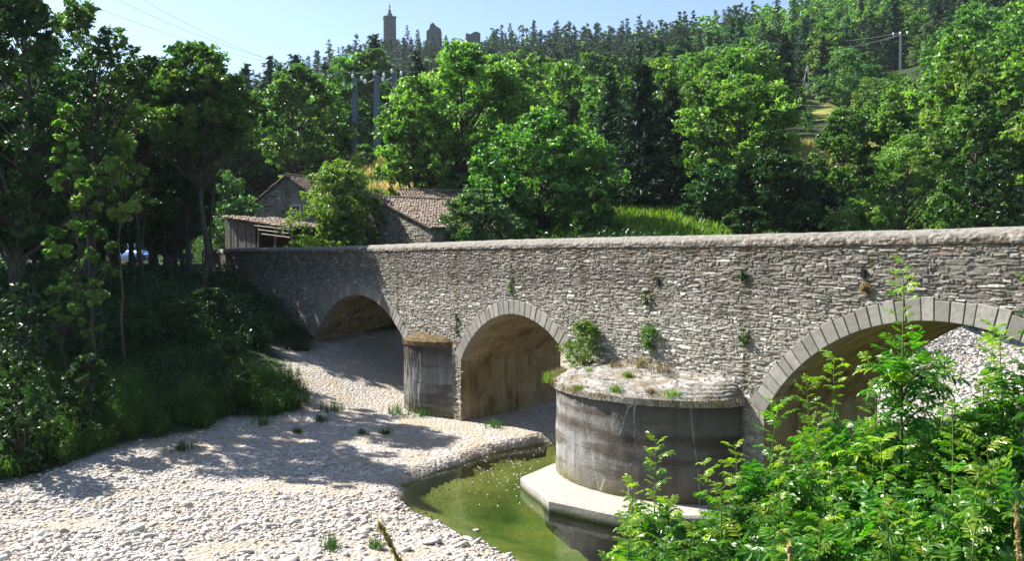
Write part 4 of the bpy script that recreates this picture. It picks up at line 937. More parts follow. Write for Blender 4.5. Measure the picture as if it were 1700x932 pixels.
def cottage(name, lbl, cat, apex, rd, half, eave_drop, depth, zg, tmat, seed, window=None, door=None, half2=None):
    rng = np.random.default_rng(seed); rd = np.array(rd)/np.linalg.norm(rd); gd = np.array([rd[1], -rd[0]])   # gd: to the right when looking along the ridge
    rz = math.atan2(gd[1], gd[0]); zb = zg-1.5; half2 = half2 or half
    o = empty(name, (apex[0], apex[1], zb), rz); tag(o, lbl, cat)
    ha = apex[2]-zb; he = ha-eave_drop; he2 = ha-eave_drop*half2/half
    # local x = gd, local y = away along ridge
    g = G(); W = [(-half2, 0, 0), (half, 0, 0), (half, 0, he), (0, 0, ha), (-half2, 0, he2)]; Wb = [(x_, depth, z_) for x_, _, z_ in W]
    g.add(W+Wb, [[1, 6, 7, 2], [0, 4, 9, 5]], [[0, 1, 2], [0, 2, 3], [0, 3, 4], [5, 7, 6], [5, 8, 7], [5, 9, 8]], m=1)
    holes = [(window[0]-window[2]/2, window[0]+window[2]/2, window[1]-zb-window[3]/2, window[1]-zb+window[3]/2)] if window else []
    rubble_panel(g, (0, 0, 0), (1, 0), (0, -1), [(-half2, 0), (half, 0), (half, he), (0, ha), (-half2, he2)], rng, holes, 0)
    rubble_panel(g, (half, 0, 0), (0, 1), (1, 0), [(0, 0), (depth, 0), (depth, he), (0, he)], rng, (), 0)
    g.build('wall', [OLDST, OLDMO], o)
    ov = .28; L1 = math.hypot(half, eave_drop); dn = np.array([half, 0, -eave_drop])/L1; L2 = L1*half2/half
    roof_plane(o, (0, -ov, ha+.07), (0, depth+ov, ha+.07), dn, L1+ov, tmat, rng)
    roof_plane(o, (0, -ov, ha+.07), (0, depth+ov, ha+.07), dn*(-1, 1, 1), L2+ov, tmat, rng)
    g = G(); g.tube([(0, -ov, ha+.12), (0, depth+ov, ha+.12)], .12, 8, a=.5); g.build('ridge_tiles', tmat, o)
    if window:
        wx, wz, ww, wh = window; wz -= zb
        f = G(); f.box((wx-ww/2-.1, -.03, wz), (.2, .14, wh+.3)); f.box((wx+ww/2+.1, -.03, wz), (.2, .14, wh+.3)); f.box((wx, -.03, wz+wh/2+.12), (ww, .13, .22)); f.box((wx, -.04, wz-wh/2-.1), (ww, .16, .18))
        wo_ = f.build('window', plain_mat('lime_surround', (.50,.46,.40), .85), o)
        f = G(); f.box((wx, -.02, wz), (ww, .03, wh)); f.build('pane', DK, wo_)
        f = G(); f.box((wx, -.045, wz), (.05, .03, wh)); f.box((wx, -.046, wz+.1), (ww, .03, .05)); f.build('frame', WOOD, wo_)
    return o, zb
c1 = at(478, 293, 76)
cottage('stone_house', 'ruined stone house with a small dark window in its gable, left of the ash bush', 'house', c1, (.5, .87), 3.6, 2.1, 9, h1(c1[0], c1[1]), TILE, 21, window=(1.0, at(492, 355, 75.5)[2], .75, 1.15))
c2 = at(625, 330, 60)
cottage('stone_barn', 'low stone barn with a faded clay tile roof directly behind the parapet', 'barn', c2, (.80, .60), 7.0, 2.15, 5.6, h1(c2[0], c2[1]), TILE2, 22, half2=3.0)
# long low roof behind the barn
c3 = at(668, 318, 70)
cottage('stone_outbuilding', 'long low outbuilding whose pale tile roof shows above the barn roof', 'outbuilding', c3, (.97, .25), 3.2, 1.0, 4.6, h1(c3[0], c3[1]), TILE2, 23)
# open plank shed at the end of the bridge
rng = np.random.default_rng(31)
shL, shR = np.array([-22.2, 70.0]), np.array([-15.6, 64.6]); ev = shR-shL; Ls = np.linalg.norm(ev); ev /= Ls; bn = np.array([-ev[1], ev[0]]); zg = 6.1
sh = empty('plank_shed', (*shL, zg), math.atan2(ev[1], ev[0])); tag(sh, 'tumbledown plank shed with a sagging tiled roof at the far end of the bridge', 'shed')
zl, zr = at(375, 361, 70)[2]-zg, at(488, 380, 64.8)[2]-zg
g = G(); u = 0
while u < Ls*.46:
    w_ = rng.uniform(.16, .26); zt = zl+(zr-zl)*u/Ls; g.box((u+w_/2, rng.normal(0, .015), zt/2-.1), (w_-.015, .04, zt-.05+rng.uniform(-.1, .05)), a=rng.random()); u += w_
u = 0
while u < 3.8:
    w_ = rng.uniform(.18, .26); g.box((-.02, u+w_/2, zl/2-.1), (.04, w_-.015, zl-.1)); u += w_
g.build('plank_wall', PLANK, sh)
for u in (Ls*.5, Ls*.74, Ls*.97):
    zt = zl+(zr-zl)*u/Ls; g = G(); g.tube([(u, 0, -.3), (u+.04, .02, zt)], [.09, .075], 7); g.build('post', WOOD, sh)
g = G(); g.box((Ls/2, 3.9, (zl+zr)/4), (Ls, .12, (zl+zr)/2-.3)); g.build('back_wall', BRICKM, sh)
dn = np.array([Ls, 0, zr-zl]); Ld = np.linalg.norm(dn); roof_plane(sh, (0, 4.1, zl+.15), (0, -.35, zl+.06), dn/Ld, Ld+.1, TILE2, rng, row=.42, col=.26)
for k in range(3):
    g = G(); z_ = zr-.2-.28*k; g.tube([(Ls*.52+k*.5, -.40-.05*k, z_+.5-.04*k), (Ls*1.0+.2, -.45, z_+.1)], .05, 5); g.build('loose_batten', WOOD, sh)
# pile of reddish boards beside the shed
bp = np.array([-14.6, 64.0]); bo = empty('board_pile', (*bp, 6.2), math.atan2(ev[1], ev[0])+.5); tag(bo, 'stack of reddish boards right of the plank shed', 'board stack')
g = G()
for k in range(9):
    for q in range(3): g.box((rng.normal(0, .08)+.4, q*.34-.3, .12+k*.21), (2.2+rng.uniform(-.3, .3), .28, .12), rot=rng.normal(0, .02), a=rng.random())
g.build('boards', BRICKM, bo)
g = G(); g.box((.4, 0, 2.05), (2.8, 1.3, .05), rot=.05); g.build('cover_sheet', plain_mat('pale_sheet', (.50,.46,.42), .8), bo)

# ---------------------------------------------------------------- car on the road, sign
CARP = M('car_paint'); nb_ = CARP.bsdf((.12,.25,.60), .3, .5); nb_.inputs['Coat Weight'].default_value = .6; CARP = CARP.done(nb_)
GLS = M('car_glass'); GLS = GLS.done(GLS.bsdf((.05,.07,.10), .05, .9)); RUB = plain_mat('rubber', (.02,.02,.02), .9); CHR = M('rim_metal'); CHR = CHR.done(CHR.bsdf((.5,.5,.52), .35, .5, metal=.8))
cx, cy_ = (216-850)/1500*66.5, 67.3
car = empty('parked_car', (cx, cy_, 6.31), R(-38)); tag(car, 'small pale blue hatchback in the shade on the road beyond the bridge', 'car')
# sections along local x (front = +x): (x, half width, z low, z high)
g = G(); sec = [(-1.92, .66, .42, .78), (-1.85, .80, .30, .95), (-1.2, .84, .22, 1.0), (0, .85, .22, .99), (.85, .84, .22, .97), (1.55, .80, .24, .86), (1.85, .72, .30, .76), (1.95, .60, .40, .62)]
rows = []
for x_, hw_, z0, z1 in sec:
    rows.append([(x_, -hw_*.93, z0), (x_, -hw_, z0+.15), (x_, -hw_, (z0+z1)/2), (x_, -hw_*.93, z1-.03), (x_, -hw_*.6, z1+.02), (x_, hw_*.6, z1+.02), (x_, hw_*.93, z1-.03), (x_, hw_, (z0+z1)/2), (x_, hw_, z0+.15), (x_, hw_*.93, z0)])
V = np.array(rows).reshape(-1, 3); Q = [[r*10+k, r*10+(k+1) % 10, (r+1)*10+(k+1) % 10, (r+1)*10+k] for r in range(7) for k in range(10)]
Q += [[0, 1, 8, 9], [1, 2, 7, 8], [2, 3, 6, 7], [3, 4, 5, 6]]; b = 70; Q += [[b, b+9, b+8, b+1], [b+1, b+8, b+7, b+2], [b+2, b+7, b+6, b+3], [b+3, b+6, b+5, b+4]]
g.add(V, Q); g.build('body', CARP, car, smooth=True)
def frust(x0, x1, X0, X1, z0, z1, w0, w1): return np.array([(x0, -w0, z0), (x1, -w0, z0), (x1, w0, z0), (x0, w0, z0), (X0, -w1, z1), (X1, -w1, z1), (X1, w1, z1), (X0, w1, z1)])
BX = [[0, 3, 2, 1], [4, 5, 6, 7], [0, 1, 5, 4], [1, 2, 6, 5], [2, 3, 7, 6], [3, 0, 4, 7]]
g = G(); g.add(frust(-1.75, .95, -1.45, .35, .96, 1.42, .76, .60), BX); g.build('cabin_roof', CARP, car)
f0, f1 = np.array([.95, .76, .96]), np.array([.35, .60, 1.42])
g = G(); g.add([(.90, -.68, 1.01), (.90, .68, 1.01), (.42, .55, 1.38), (.42, -.55, 1.38)]+[(.945, -.68, 1.02), (.945, .68, 1.02), (.455, .55, 1.39), (.455, -.55, 1.39)], BX); g.build('windscreen', GLS, car)
for s_ in (-1, 1):
    g = G(); g.add([(-1.5, s_*.75, 1.02), (.75, s_*.75, 1.02), (.33, s_*.635, 1.36), (-1.3, s_*.635, 1.36)]+[(-1.5, s_*.762, 1.02), (.75, s_*.762, 1.02), (.33, s_*.65, 1.36), (-1.3, s_*.65, 1.36)], BX); g.build('side_window', GLS, car)
    g = G(); p = (1.83, s_*.55, .66); g.tube([(1.72, s_*.52, .66), (1.90, s_*.52, .66)], [.13, .10], 10); g.build('headlight', PORC, car)
    g = G(); g.box((.70, s_*.92, 1.02), (.12, .18, .12)); g.build('mirror', CARP, car)
for x_ in (-1.2, 1.25):
    for s_ in (-1, 1):
        w_ = empty('wheel', (x_, s_*.76, .29)); w_.parent = car
        g = G(); g.tube([(0, -.10, 0), (0, -.08, 0), (0, .08, 0), (0, .10, 0)], [.24, .29, .29, .24], 18); g.build('tyre', RUB, w_)
        g = G(); g.tube([(0, -.112, 0), (0, .112, 0)], [.17, .17], 14); g.build('rim', CHR, w_)
g = G(); g.box((1.955, 0, .47), (.02, .5, .11)); g.build('number_plate', PORC, car)
g = G(); g.box((1.90, 0, .60), (.06, .7, .09)); g.build('grille', RUB, car)
sx_, sy_ = (307-850)/1500*64.2, 64.2
sg = empty('road_sign', (sx_, sy_, 6.2), R(15)); tag(sg, 'low dark blue board on a short post beside the bright strip of road', 'sign')
g = G(); g.box((0, 0, .30), (.09, .09, .9)); g.build('post', CABM, sg)
g = G(); g.box((0, -.08, .62), (1.15, .04, .42)); g.build('board', plain_mat('sign_blue', (.03,.05,.20), .5, .4, var=.05), sg)

# ---------------------------------------------------------------- stones on the river bed
def ico():
    p = (1+5**.5)/2; V = np.array([(-1, p, 0), (1, p, 0), (-1, -p, 0), (1, -p, 0), (0, -1, p), (0, 1, p), (0, -1, -p), (0, 1, -p), (p, 0, -1), (p, 0, 1), (-p, 0, -1), (-p, 0, 1)])/math.hypot(1, p)
    F = [(0,11,5),(0,5,1),(0,1,7),(0,7,10),(0,10,11),(1,5,9),(5,11,4),(11,10,2),(10,7,6),(7,1,8),(3,9,4),(3,4,2),(3,2,6),(3,6,8),(3,8,9),(4,9,5),(2,4,11),(6,2,10),(8,6,7),(9,8,1)]
    return V, np.array(F)
IV, IF = ico()
def stones(rng, P, S, flat=(.25, .6)):
    n = len(P); V = IV[None]*(1+rng.normal(0, .2, (n, 12, 1))); V = V*np.stack([rng.uniform(.8, 1.4, n), rng.uniform(.6, 1.0, n), rng.uniform(*flat, n)], 1)[:, None]
    t = rng.normal(0, .25, n); V = np.stack([V[..., 0]*np.cos(t)[:, None]-V[..., 2]*np.sin(t)[:, None], V[..., 1], V[..., 0]*np.sin(t)[:, None]+V[..., 2]*np.cos(t)[:, None]], -1)
    a = rng.uniform(0, 2*np.pi, n); V = np.stack([V[..., 0]*np.cos(a)[:, None]-V[..., 1]*np.sin(a)[:, None], V[..., 0]*np.sin(a)[:, None]+V[..., 1]*np.cos(a)[:, None], V[..., 2]], -1)
    V = V*S[:, None, None]+P[:, None]; F = (IF[None]+12*np.arange(n)[:, None, None]).reshape(-1, 3); return V.reshape(-1, 3), F
m = M('river_stone'); co = m.coord(); v = m.attr(); n = m.noise(co, 20, 4)
c = m.ramp(v, [(0, (.15,.13,.12)), (.25, (.34,.30,.255)), (.6, (.52,.475,.415)), (1, (.74,.71,.66))]); c = m.mix(m.ramp(n, [(.3, .3), (.6, 0.0)]), c, (.30,.24,.19))
z_ = m.sep(co)[2]; c = m.mix(m.ramp(m.math('MULTIPLY_ADD', z_, 8, .6), [(.3, .85), (.9, 0.0)]), c, (.10,.075,.035))
RS = m.done(m.bsdf(c, .8, .25, m.bump(n, .01)))
rng = np.random.default_rng(77); GS = G()
Yc = 15+ (37-15)*rng.random(190000)**1.25; Xc = rng.uniform(-.64, .30, 190000)*Yc
gm_ = gmask(Xc, Yc); sdp = segdist(Xc, Yc, POOL, True)*np.where(inside(Xc, Yc, POOL), -1, 1)
sand = np.clip(1-np.hypot((Xc+1.6)/5.4, (Yc-30.8)/5.4), 0, 1)*3.2+np.clip(1-np.hypot((Xc+6.5)/3.0, (Yc-24.6)/.8), 0, 1)*2   # bare sand
bare = np.clip(fbm(Xc/2.2, Yc/1.4, 4)*3.4+.22, 0, 1)
pk = np.where(sdp > -.15, (1-np.clip(sand+bare, 0, .93)), .10*(sdp > -.7))*np.clip(gm_*1.5, 0, 1)
pk = np.where((sdp > 0) & (sdp < .5), np.maximum(pk, .45), pk)
k = (rng.random(190000) < pk*.55) & (gm_ > .3); Xc, Yc, sdp = Xc[k], Yc[k], sdp[k]
S = np.clip(rng.lognormal(-3.3, .52, len(Xc)), .02, .19)*np.clip(1.15-(Yc-17)*.04, .45, 1.3); S = np.where((sdp < .5) & (sdp > -.2), S*.75, S)
P = np.c_[Xc, Yc, hgt(Xc, Yc)+S*.12]; V, F = stones(rng, P, S); a = np.clip(rng.normal(.62, .2, len(P)), 0, 1)
GS.add(V, None, F, a=np.repeat(a, 20)); print('stones', len(P))
# far gravel seen through the right arch
Yc = rng.uniform(34, 66, 24000); Xc = Yc*rng.uniform(.40, .66, 24000); k = gmask(Xc, Yc) > .6; Xc, Yc = Xc[k], Yc[k]; S = np.clip(rng.lognormal(-2.65, .45, len(Xc)), .04, .25)
V, F = stones(rng, np.c_[Xc, Yc, hgt(Xc, Yc)+S*.2], S); GS.add(V, None, F, a=np.repeat(np.clip(rng.normal(.6, .2, len(Xc)), 0, 1), 20))
so_ = GS.build('gravel', RS, smooth=True); tag(so_, 'loose pale river stones covering the dry bed', 'gravel', kind='stuff')
for px, py, s_, lb in ((540, 914, .19, 'pale wedge shaped stone at the bottom edge of the gravel'), (716, 903, .21, 'flat white stone near the water at the bottom of the gravel'), (416, 885, .13, 'brownish rounded stone on the gravel, left of the wedge shaped stone'), (305, 880, .14, 'small reddish grey stone among the gravel at lower left'), (842, 921, .10, 'white oval pebble lying at the edge of the water'), (792, 870, .12, 'stone breaking the surface of the shallow water')):
    Y_ = 6.4*1500/(py-431); x_ = (px-850)/1500*Y_; V, F = stones(rng, np.array([[0, 0, .0]]), np.array([s_])); g = G(); g.add(V, None, F, a=float(rng.uniform(.6, 1)))
    o = g.build('rock', RS, smooth=True, loc=(x_, Y_, max(h1(x_, Y_), -.04)+s_*.22)); tag(o, lb, 'rock')
# white flecks modelled to stand in for light sparkling on the pool
rng = np.random.default_rng(6); g = G()
for k in range(130):
    px, py = rng.normal(840, 45), rng.normal(785, 24); Y_ = 6.6*1500/(py-431); x_ = (px-850)/1500*Y_
    if not inside(np.array([x_]), np.array([Y_]), POOL)[0]: continue
    r_ = rng.uniform(.008, .024); th = np.linspace(0, 2*np.pi, 6, endpoint=False); g.add(np.r_[np.c_[x_+r_*np.cos(th), Y_+r_*np.sin(th), np.full(6, .006)], [[x_, Y_, .006+r_*.5]]], None, [[q, (q+1) % 6, 6] for q in range(6)])
fm = M('sparkle_flecks'); tag(g.build('sparkle_flecks', fm.done(fm.bsdf((.85,.85,.83), .6))), 'tiny white flecks standing in for sparkles of light on the green pool', 'sparkle_flecks', kind='stuff')

# ---------------------------------------------------------------- low vegetation
def blades(g, rng, P, H, w=.02, bend=.35, m=0, a=None):
    n = len(P); az = rng.uniform(0, 2*np.pi, n); d = np.c_[np.cos(az), np.sin(az), np.zeros(n)]; b = np.c_[-np.sin(az), np.cos(az), np.zeros(n)]; H = (H*rng.uniform(.6, 1.2, n))[:, None]
    w = w*rng.uniform(.7, 1.3, n)[:, None]; bd = bend*rng.uniform(.2, 1.3, n)[:, None]
    V = np.stack([P-b*w, P+b*w, P+d*H*bd*.3+b*w*.8+(0, 0, 1)*H*.55, P+d*H*bd*.3-b*w*.8+(0, 0, 1)*H*.55, P+d*H*bd+b*w*.12+(0, 0, 1)*H*.98, P+d*H*bd-b*w*.12+(0, 0, 1)*H*.98], 1)
    i = np.arange(n)[:, None]*6; Q = np.stack([i+[0, 1, 2, 3], i+[3, 2, 4, 5]], 1).reshape(-1, 4); a = rng.random(n) if a is None else a
    g.add(V.reshape(-1, 3), Q, a=np.repeat(a, 2), m=m)
def herbs(g, rng, P, H, L=.10, per=16, m=0, wid=.4, rad=.10):
    n = len(P); H = H*rng.uniform(.55, 1.2, n); k = np.repeat(np.arange(n), per); t = rng.uniform(.1, 1, len(k)); az = rng.uniform(0, 2*np.pi, len(k)); r_ = rad*(1.15-t*.8)*rng.uniform(.4, 1.2, len(k))
    ln = rng.normal(0, .10, (n, 2)); Q_ = P[k]+np.c_[np.cos(az)*r_+ln[k, 0]*t*H[k], np.sin(az)*r_+ln[k, 1]*t*H[k], t*H[k]]
    V, Q = leaf_quads(rng, Q_, L*(1.1-.5*t), wid, .5, .1, np.c_[np.cos(az), np.sin(az), .5+0*az]); g.add(V, Q, a=np.clip(.2+.5*t+rng.normal(0, .15, len(k)), 0, 1), m=m)
    b = np.c_[np.ones(n), np.zeros(n), np.zeros(n)]*.006; tp = P+np.c_[ln*H[:, None], H]; V = np.stack([P-b, P+b, tp+b*.4, tp-b*.4], 1); g.add(V.reshape(-1, 3), np.arange(n*4).reshape(-1, 4), a=.3, m=m)
rng = np.random.default_rng(55)
def on_ground(X, Y): return np.c_[X, Y, hgt(X, Y)-.02]
g = G()
Y = rng.uniform(16, 37, 60000); X = Y*rng.uniform(-.64, -.16, 60000); gmk = gmask(X, Y); dg_ = segdist(X, Y, GRAV, True); k = (gmk < .4) & (dg_ < 6.5) & (fbm(X/.9+5, Y/.9, 3)*1.6+dg_*.45 > .1); X, Y = X[k], Y[k]
cl = fbm(X/1.1, Y/1.1, 3); q = cl > -.15; X1, Y1 = X[q][:9000], Y[q][:9000]; herbs(g, rng, on_ground(X1, Y1), .35+1.3*np.clip(vnoise(X1*.8, Y1*.8), 0, 1)**1.5, .14, 17, rad=.16)
X2, Y2 = X[~q][:6000], Y[~q][:6000]; herbs(g, rng, on_ground(X2, Y2), .45, .11, 13, m=0)
blades(g, rng, on_ground(X[:6000], Y[:6000]), .55, .012, .6, m=1)
tag(g.build('weeds', [L_weed, L_grass]), 'tall green weeds and nettles along the left edge of the gravel', 'weeds', kind='stuff')
# undergrowth below the trees
def clumps(g, rng, P, h, r, per, leaf, m=0, up=.6):
    n = len(P); k = np.repeat(np.arange(n), per); s_ = rng.uniform(.5, 1.3, n); d = rng.normal(size=(len(k), 3)); d /= np.linalg.norm(d, axis=1)[:, None]; d[:, 2] = abs(d[:, 2])
    Q_ = P[k]+d*(rng.uniform(.3, 1, len(k))**.5*s_[k])[:, None]*(r, r, h); V, Q = leaf_quads(rng, Q_, leaf, .55, up); g.add(V, Q, a=np.clip(rng.normal(.45, .15, n)[k]+rng.normal(0, .15, len(k)), 0, 1), m=m)
g = G()
Y = rng.uniform(26, 62, 9000); X = rng.uniform(-34, -8, 9000)
dB = np.stack([(X-P0[0])*U[0]+(Y-P0[1])*U[1], (X-P0[0])*N[0]+(Y-P0[1])*N[1]]); rd_ = np.minimum(segdist(X, Y, ROADS[0], False), 99)
k = (gmask(X, Y) < .1) & (dB[1] > .5) & (rd_ > 2.6) & ((X/Y > -.66)) & (segdist(X, Y, GRAV, True) > 1.5) & ~((Y > 50) & (X < -18.5))
P = on_ground(X[k], Y[k])[:3600]; clumps(g, rng, P, 1.0, .75, 42, .15)
Y = rng.uniform(52, 104, 16000); X = Y*rng.uniform(-.66, .66, 16000); dB = (X-P0[0])*N[0]+(Y-P0[1])*N[1]; rd_ = segdist(X, Y, ROADS[0], False)
blk = np.zeros(len(X), bool)
for c_, r_ in ((c1, 9.5), (c2, 8), (c3, 8), ((-18, 69), 6), ((-5, 66), 7)): blk |= np.hypot(X-c_[0], Y-c_[1]) < r_
k = (gmask(X, Y) < .1) & (dB < -BW-.8) & (rd_ > 3) & (mmask(X, Y) < .15) & ~blk
P = on_ground(X[k], Y[k])[:6500]; clumps(g, rng, P, 1.3, 1.1, 30, .3)
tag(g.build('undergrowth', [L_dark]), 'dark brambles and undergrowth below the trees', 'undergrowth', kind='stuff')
# weeds on the verge beyond the road
g = G(); X = rng.uniform(-36, -17, 2600); Y = rng.uniform(69.5, 82, 2600); k = segdist(X, Y, ROADS[0], False) > 2.3; herbs(g, rng, on_ground(X[k], Y[k]), .8, .2, 14, rad=.2)
tag(g.build('verge_weeds', [L_weed]), 'sunlit weeds on the verge behind the road and the parked car', 'weeds', kind='stuff')
# grass of the meadows
g = G()
Y = rng.uniform(56, 118, 90000); X = Y*rng.uniform(-.22, .40, 90000); k = (mmask(X, Y) > .4) & (rng.random(90000) < np.where(Y < 66, 1, .6)); X, Y = X[k], Y[k]
dryf = np.clip(.5+fbm(X/7, Y/7, 3)*2+np.where(Y > 80, .3, -.9), 0, 1); dr = rng.random(len(X)) < dryf
blades(g, rng, on_ground(X[~dr], Y[~dr]), .75, .05, .3, m=0); blades(g, rng, on_ground(X[dr], Y[dr]), .7, .05, .3, m=1)
tag(g.build('meadow_grass', [L_grass, L_dry]), 'long green and straw coloured grass on the sloping meadows', 'grass', kind='stuff')
# scattered plants growing on the gravel
for i_, (px, py, h_) in enumerate(((550, 682, .5), (600, 722, .18), (640, 722, .22), (300, 745, .35), (435, 700, .35), (165, 660, .5), (660, 660, .5), (700, 690, .35), (740, 690, .25), (545, 915, .3), (625, 915, .25), (820, 745, .35), (492, 718, .2), (530, 700, .3))):
    Y_ = 6.2*1500/(py-431); 
    for _ in range(3): Y_ = (CAMZ-h1((px-850)/1500*Y_, Y_))*1500/(py-431)
    x_ = (px-850)/1500*Y_; g = G(); n_ = int(14+h_*30); P = np.c_[rng.normal(0, h_*.45, (n_, 2)), np.zeros(n_)]; herbs(g, rng, P, h_, .07, 9, rad=.07); blades(g, rng, np.repeat(P, 3, 0)+rng.normal(0, .04, (n_*3, 3))*(1, 1, 0), h_*.8, .008)
    o = g.build('weed_tuft', L_weed, loc=(x_, Y_, h1(x_, Y_))); tag(o, 'small weed tuft growing on the open gravel bar', 'weed', 'weed tufts on the gravel bar')
# bushes of the shaded bank
bl = ['dark bush on the shaded left bank']
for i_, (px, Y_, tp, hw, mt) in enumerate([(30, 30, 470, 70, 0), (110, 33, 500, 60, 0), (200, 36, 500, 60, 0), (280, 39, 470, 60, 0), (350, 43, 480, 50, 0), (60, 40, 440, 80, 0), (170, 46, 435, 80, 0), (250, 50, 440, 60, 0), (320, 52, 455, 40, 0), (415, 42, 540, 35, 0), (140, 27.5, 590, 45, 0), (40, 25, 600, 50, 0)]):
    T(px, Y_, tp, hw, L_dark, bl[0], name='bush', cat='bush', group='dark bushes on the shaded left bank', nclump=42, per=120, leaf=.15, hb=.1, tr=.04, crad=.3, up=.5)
T(385, 54, 452, 22, L_ash, 'sunlit ivy green bush at the left end of the bridge wall', name='bush', cat='bush', nclump=26, per=120, leaf=.14, hb=.05, tr=.04)
T(408, 49.5, 490, 26, L_ash, 'sunlit bush climbing the bank in front of the shaded wall, below the bridge end', name='bush', cat='bush', nclump=30, per=120, leaf=.14, hb=.05, tr=.04)
T(445, 45.5, 520, 24, L_ash, 'lower sunlit bush at the foot of the shaded wall', name='bush', cat='bush', nclump=26, per=120, leaf=.13, hb=.05, tr=.04)
T(490, 43.2, 575, 22, L_dark, 'small bush beside the left arch', name='bush', cat='bush', nclump=20, per=110, leaf=.12, hb=.05, tr=.03)
T(380, 33, 560, 40, L_dark, 'dark bush at the edge of the gravel below the left arch', name='bush', cat='bush', nclump=28, per=120, leaf=.14, hb=.05, tr=.03)
T(1175, 58, 357, 13, L_lime, 'slender young tree top just above the parapet beside the green meadow', name='sapling', cat='sapling', nclump=14, per=60, leaf=.14, hb=.2, tr=.03, wid=.35)

# ---------------------------------------------------------------- plants on the bridge
def wall_plant(s_, d_, z0, H, R_, mat, lbl, hang=False, n=26, per=60, leaf=.07, name='wall_plant', wid=.45):
    rng = np.random.default_rng(int(1000+s_*37+z0*11)); p = W2(s_, d_); o = empty(name, (*p, z0), RZ); tag(o, lbl, 'plant')
    C, rc, k, P = crown_points(rng, H, R_, 0.0, n, per, .2, .6, .7, .38)
    P[:, 1] = np.where(P[:, 1] < -d_+.04, -P[:, 1]*.4+.02, P[:, 1])
    if hang: P[:, 2] = H*.25-P[:, 2]*1.0
    V, Q = leaf_quads(rng, P, leaf, wid, .5); g = G(); g.add(V, Q, a=np.clip(rng.normal(.55, .2, len(P)), 0, 1)); g.build('leaves', mat, o)
    g = G()
    for q in range(5):
        c = C[q]*(1, 1, 1 if not hang else -.8); c[1] = abs(c[1]); g.tube([(0, 0, 0), c*.5+(0, .02, .02), c], [.018, .012, .005], 5)
    g.build('stems', BARK, o)
wall_plant(2.55, .35, 3.2, 1.5, .62, L_lime, 'light green bush rooted on the left corner of the near pier cap', n=46, per=80, leaf=.09)
wall_plant(-.05, .05, 4.55, .75, .34, L_ash, 'dark green plant hanging from the wall above the near pier', True)
wall_plant(.1, .04, 5.3, .4, .14, L_weed, 'thin green plant in a joint above the hanging plant', n=10, per=40)
wall_plant(6.96, .04, 5.35, .6, .12, L_lime, 'yellow green weeds in the wall above the middle arch', n=12, per=45, leaf=.05)
wall_plant(-3.45, .04, 6.25, .28, .16, L_dark, 'small dark plant high in the wall between the near pier and right arch', True, n=8, per=40)
wall_plant(-3.5, .04, 4.45, .38, .16, L_weed, 'small green plant in the wall just left of the right arch ring', n=9, per=40)
wall_plant(-7.0, .04, 5.85, .26, .18, L_dry, 'dry brown tuft below the drain hole above the right arch', n=9, per=40, leaf=.05)
wall_plant(10.6, .04, 3.7, .9, .14, L_weed, 'thin green growth down the wall beside the far pier', n=14, per=40, leaf=.05)
for s_, z_ in ((-6.9, 6.28), (-.35, 5.95), (-12.3, 6.3)):
    g = G(); g.box((0, .035, 0), (.10, .06, .20)); dh = g.build('drain_hole', DK, bridge, loc=(s_, .01, z_))
rng = np.random.default_rng(99)
for s_, d_, h_ in ((.9, .5, .32), (.0, .35, .38), (-.9, .4, .42), (-1.5, .55, .22), (2.9, 1.4, .26), (2.2, 2.0, .2), (-.9, 2.1, .26), (.4, 2.35, .18), (-2.4, 1.5, .28), (1.6, .9, .2), (-.3, 1.1, .18), (3.15, .8, .32), (-1.8, 1.7, .2)):
    e_ = 1-math.sqrt(((s_+.1)/3.3)**2+(d_/2.4)**2); z_ = 2.95+.60*max(e_, 0)**.8; g = G(); n_ = 150; r_ = rng.normal(0, h_*.42, (n_, 2)); blades(g, rng, np.c_[r_, np.zeros(n_)], h_*.9, .006, .8)
    o = g.build('grass_tuft', L_tan if rng.random() < .7 else L_grass, loc=(*W2(s_, d_), z_)); tag(o, 'dry grass tuft on the slab cap of the near pier', 'grass tuft', 'grass tufts on the near pier cap')
g = G(); 
for th_ in np.linspace(.1, 3.0, 46):
    s_, d_ = -.1-3.38*math.cos(th_), 2.48*math.sin(th_); p = W2(s_, d_); n_ = int(rng.uniform(8, 46)); blades(g, rng, np.c_[rng.normal(p[0], .09, n_), rng.normal(p[1], .09, n_), np.full(n_, 2.93)+rng.normal(0, .04, n_)], .15, .006, 1.0)
tag(g.build('rim_grass', L_tan), 'dry grass fringe along the rim of the near pier cap', 'grass', kind='stuff')

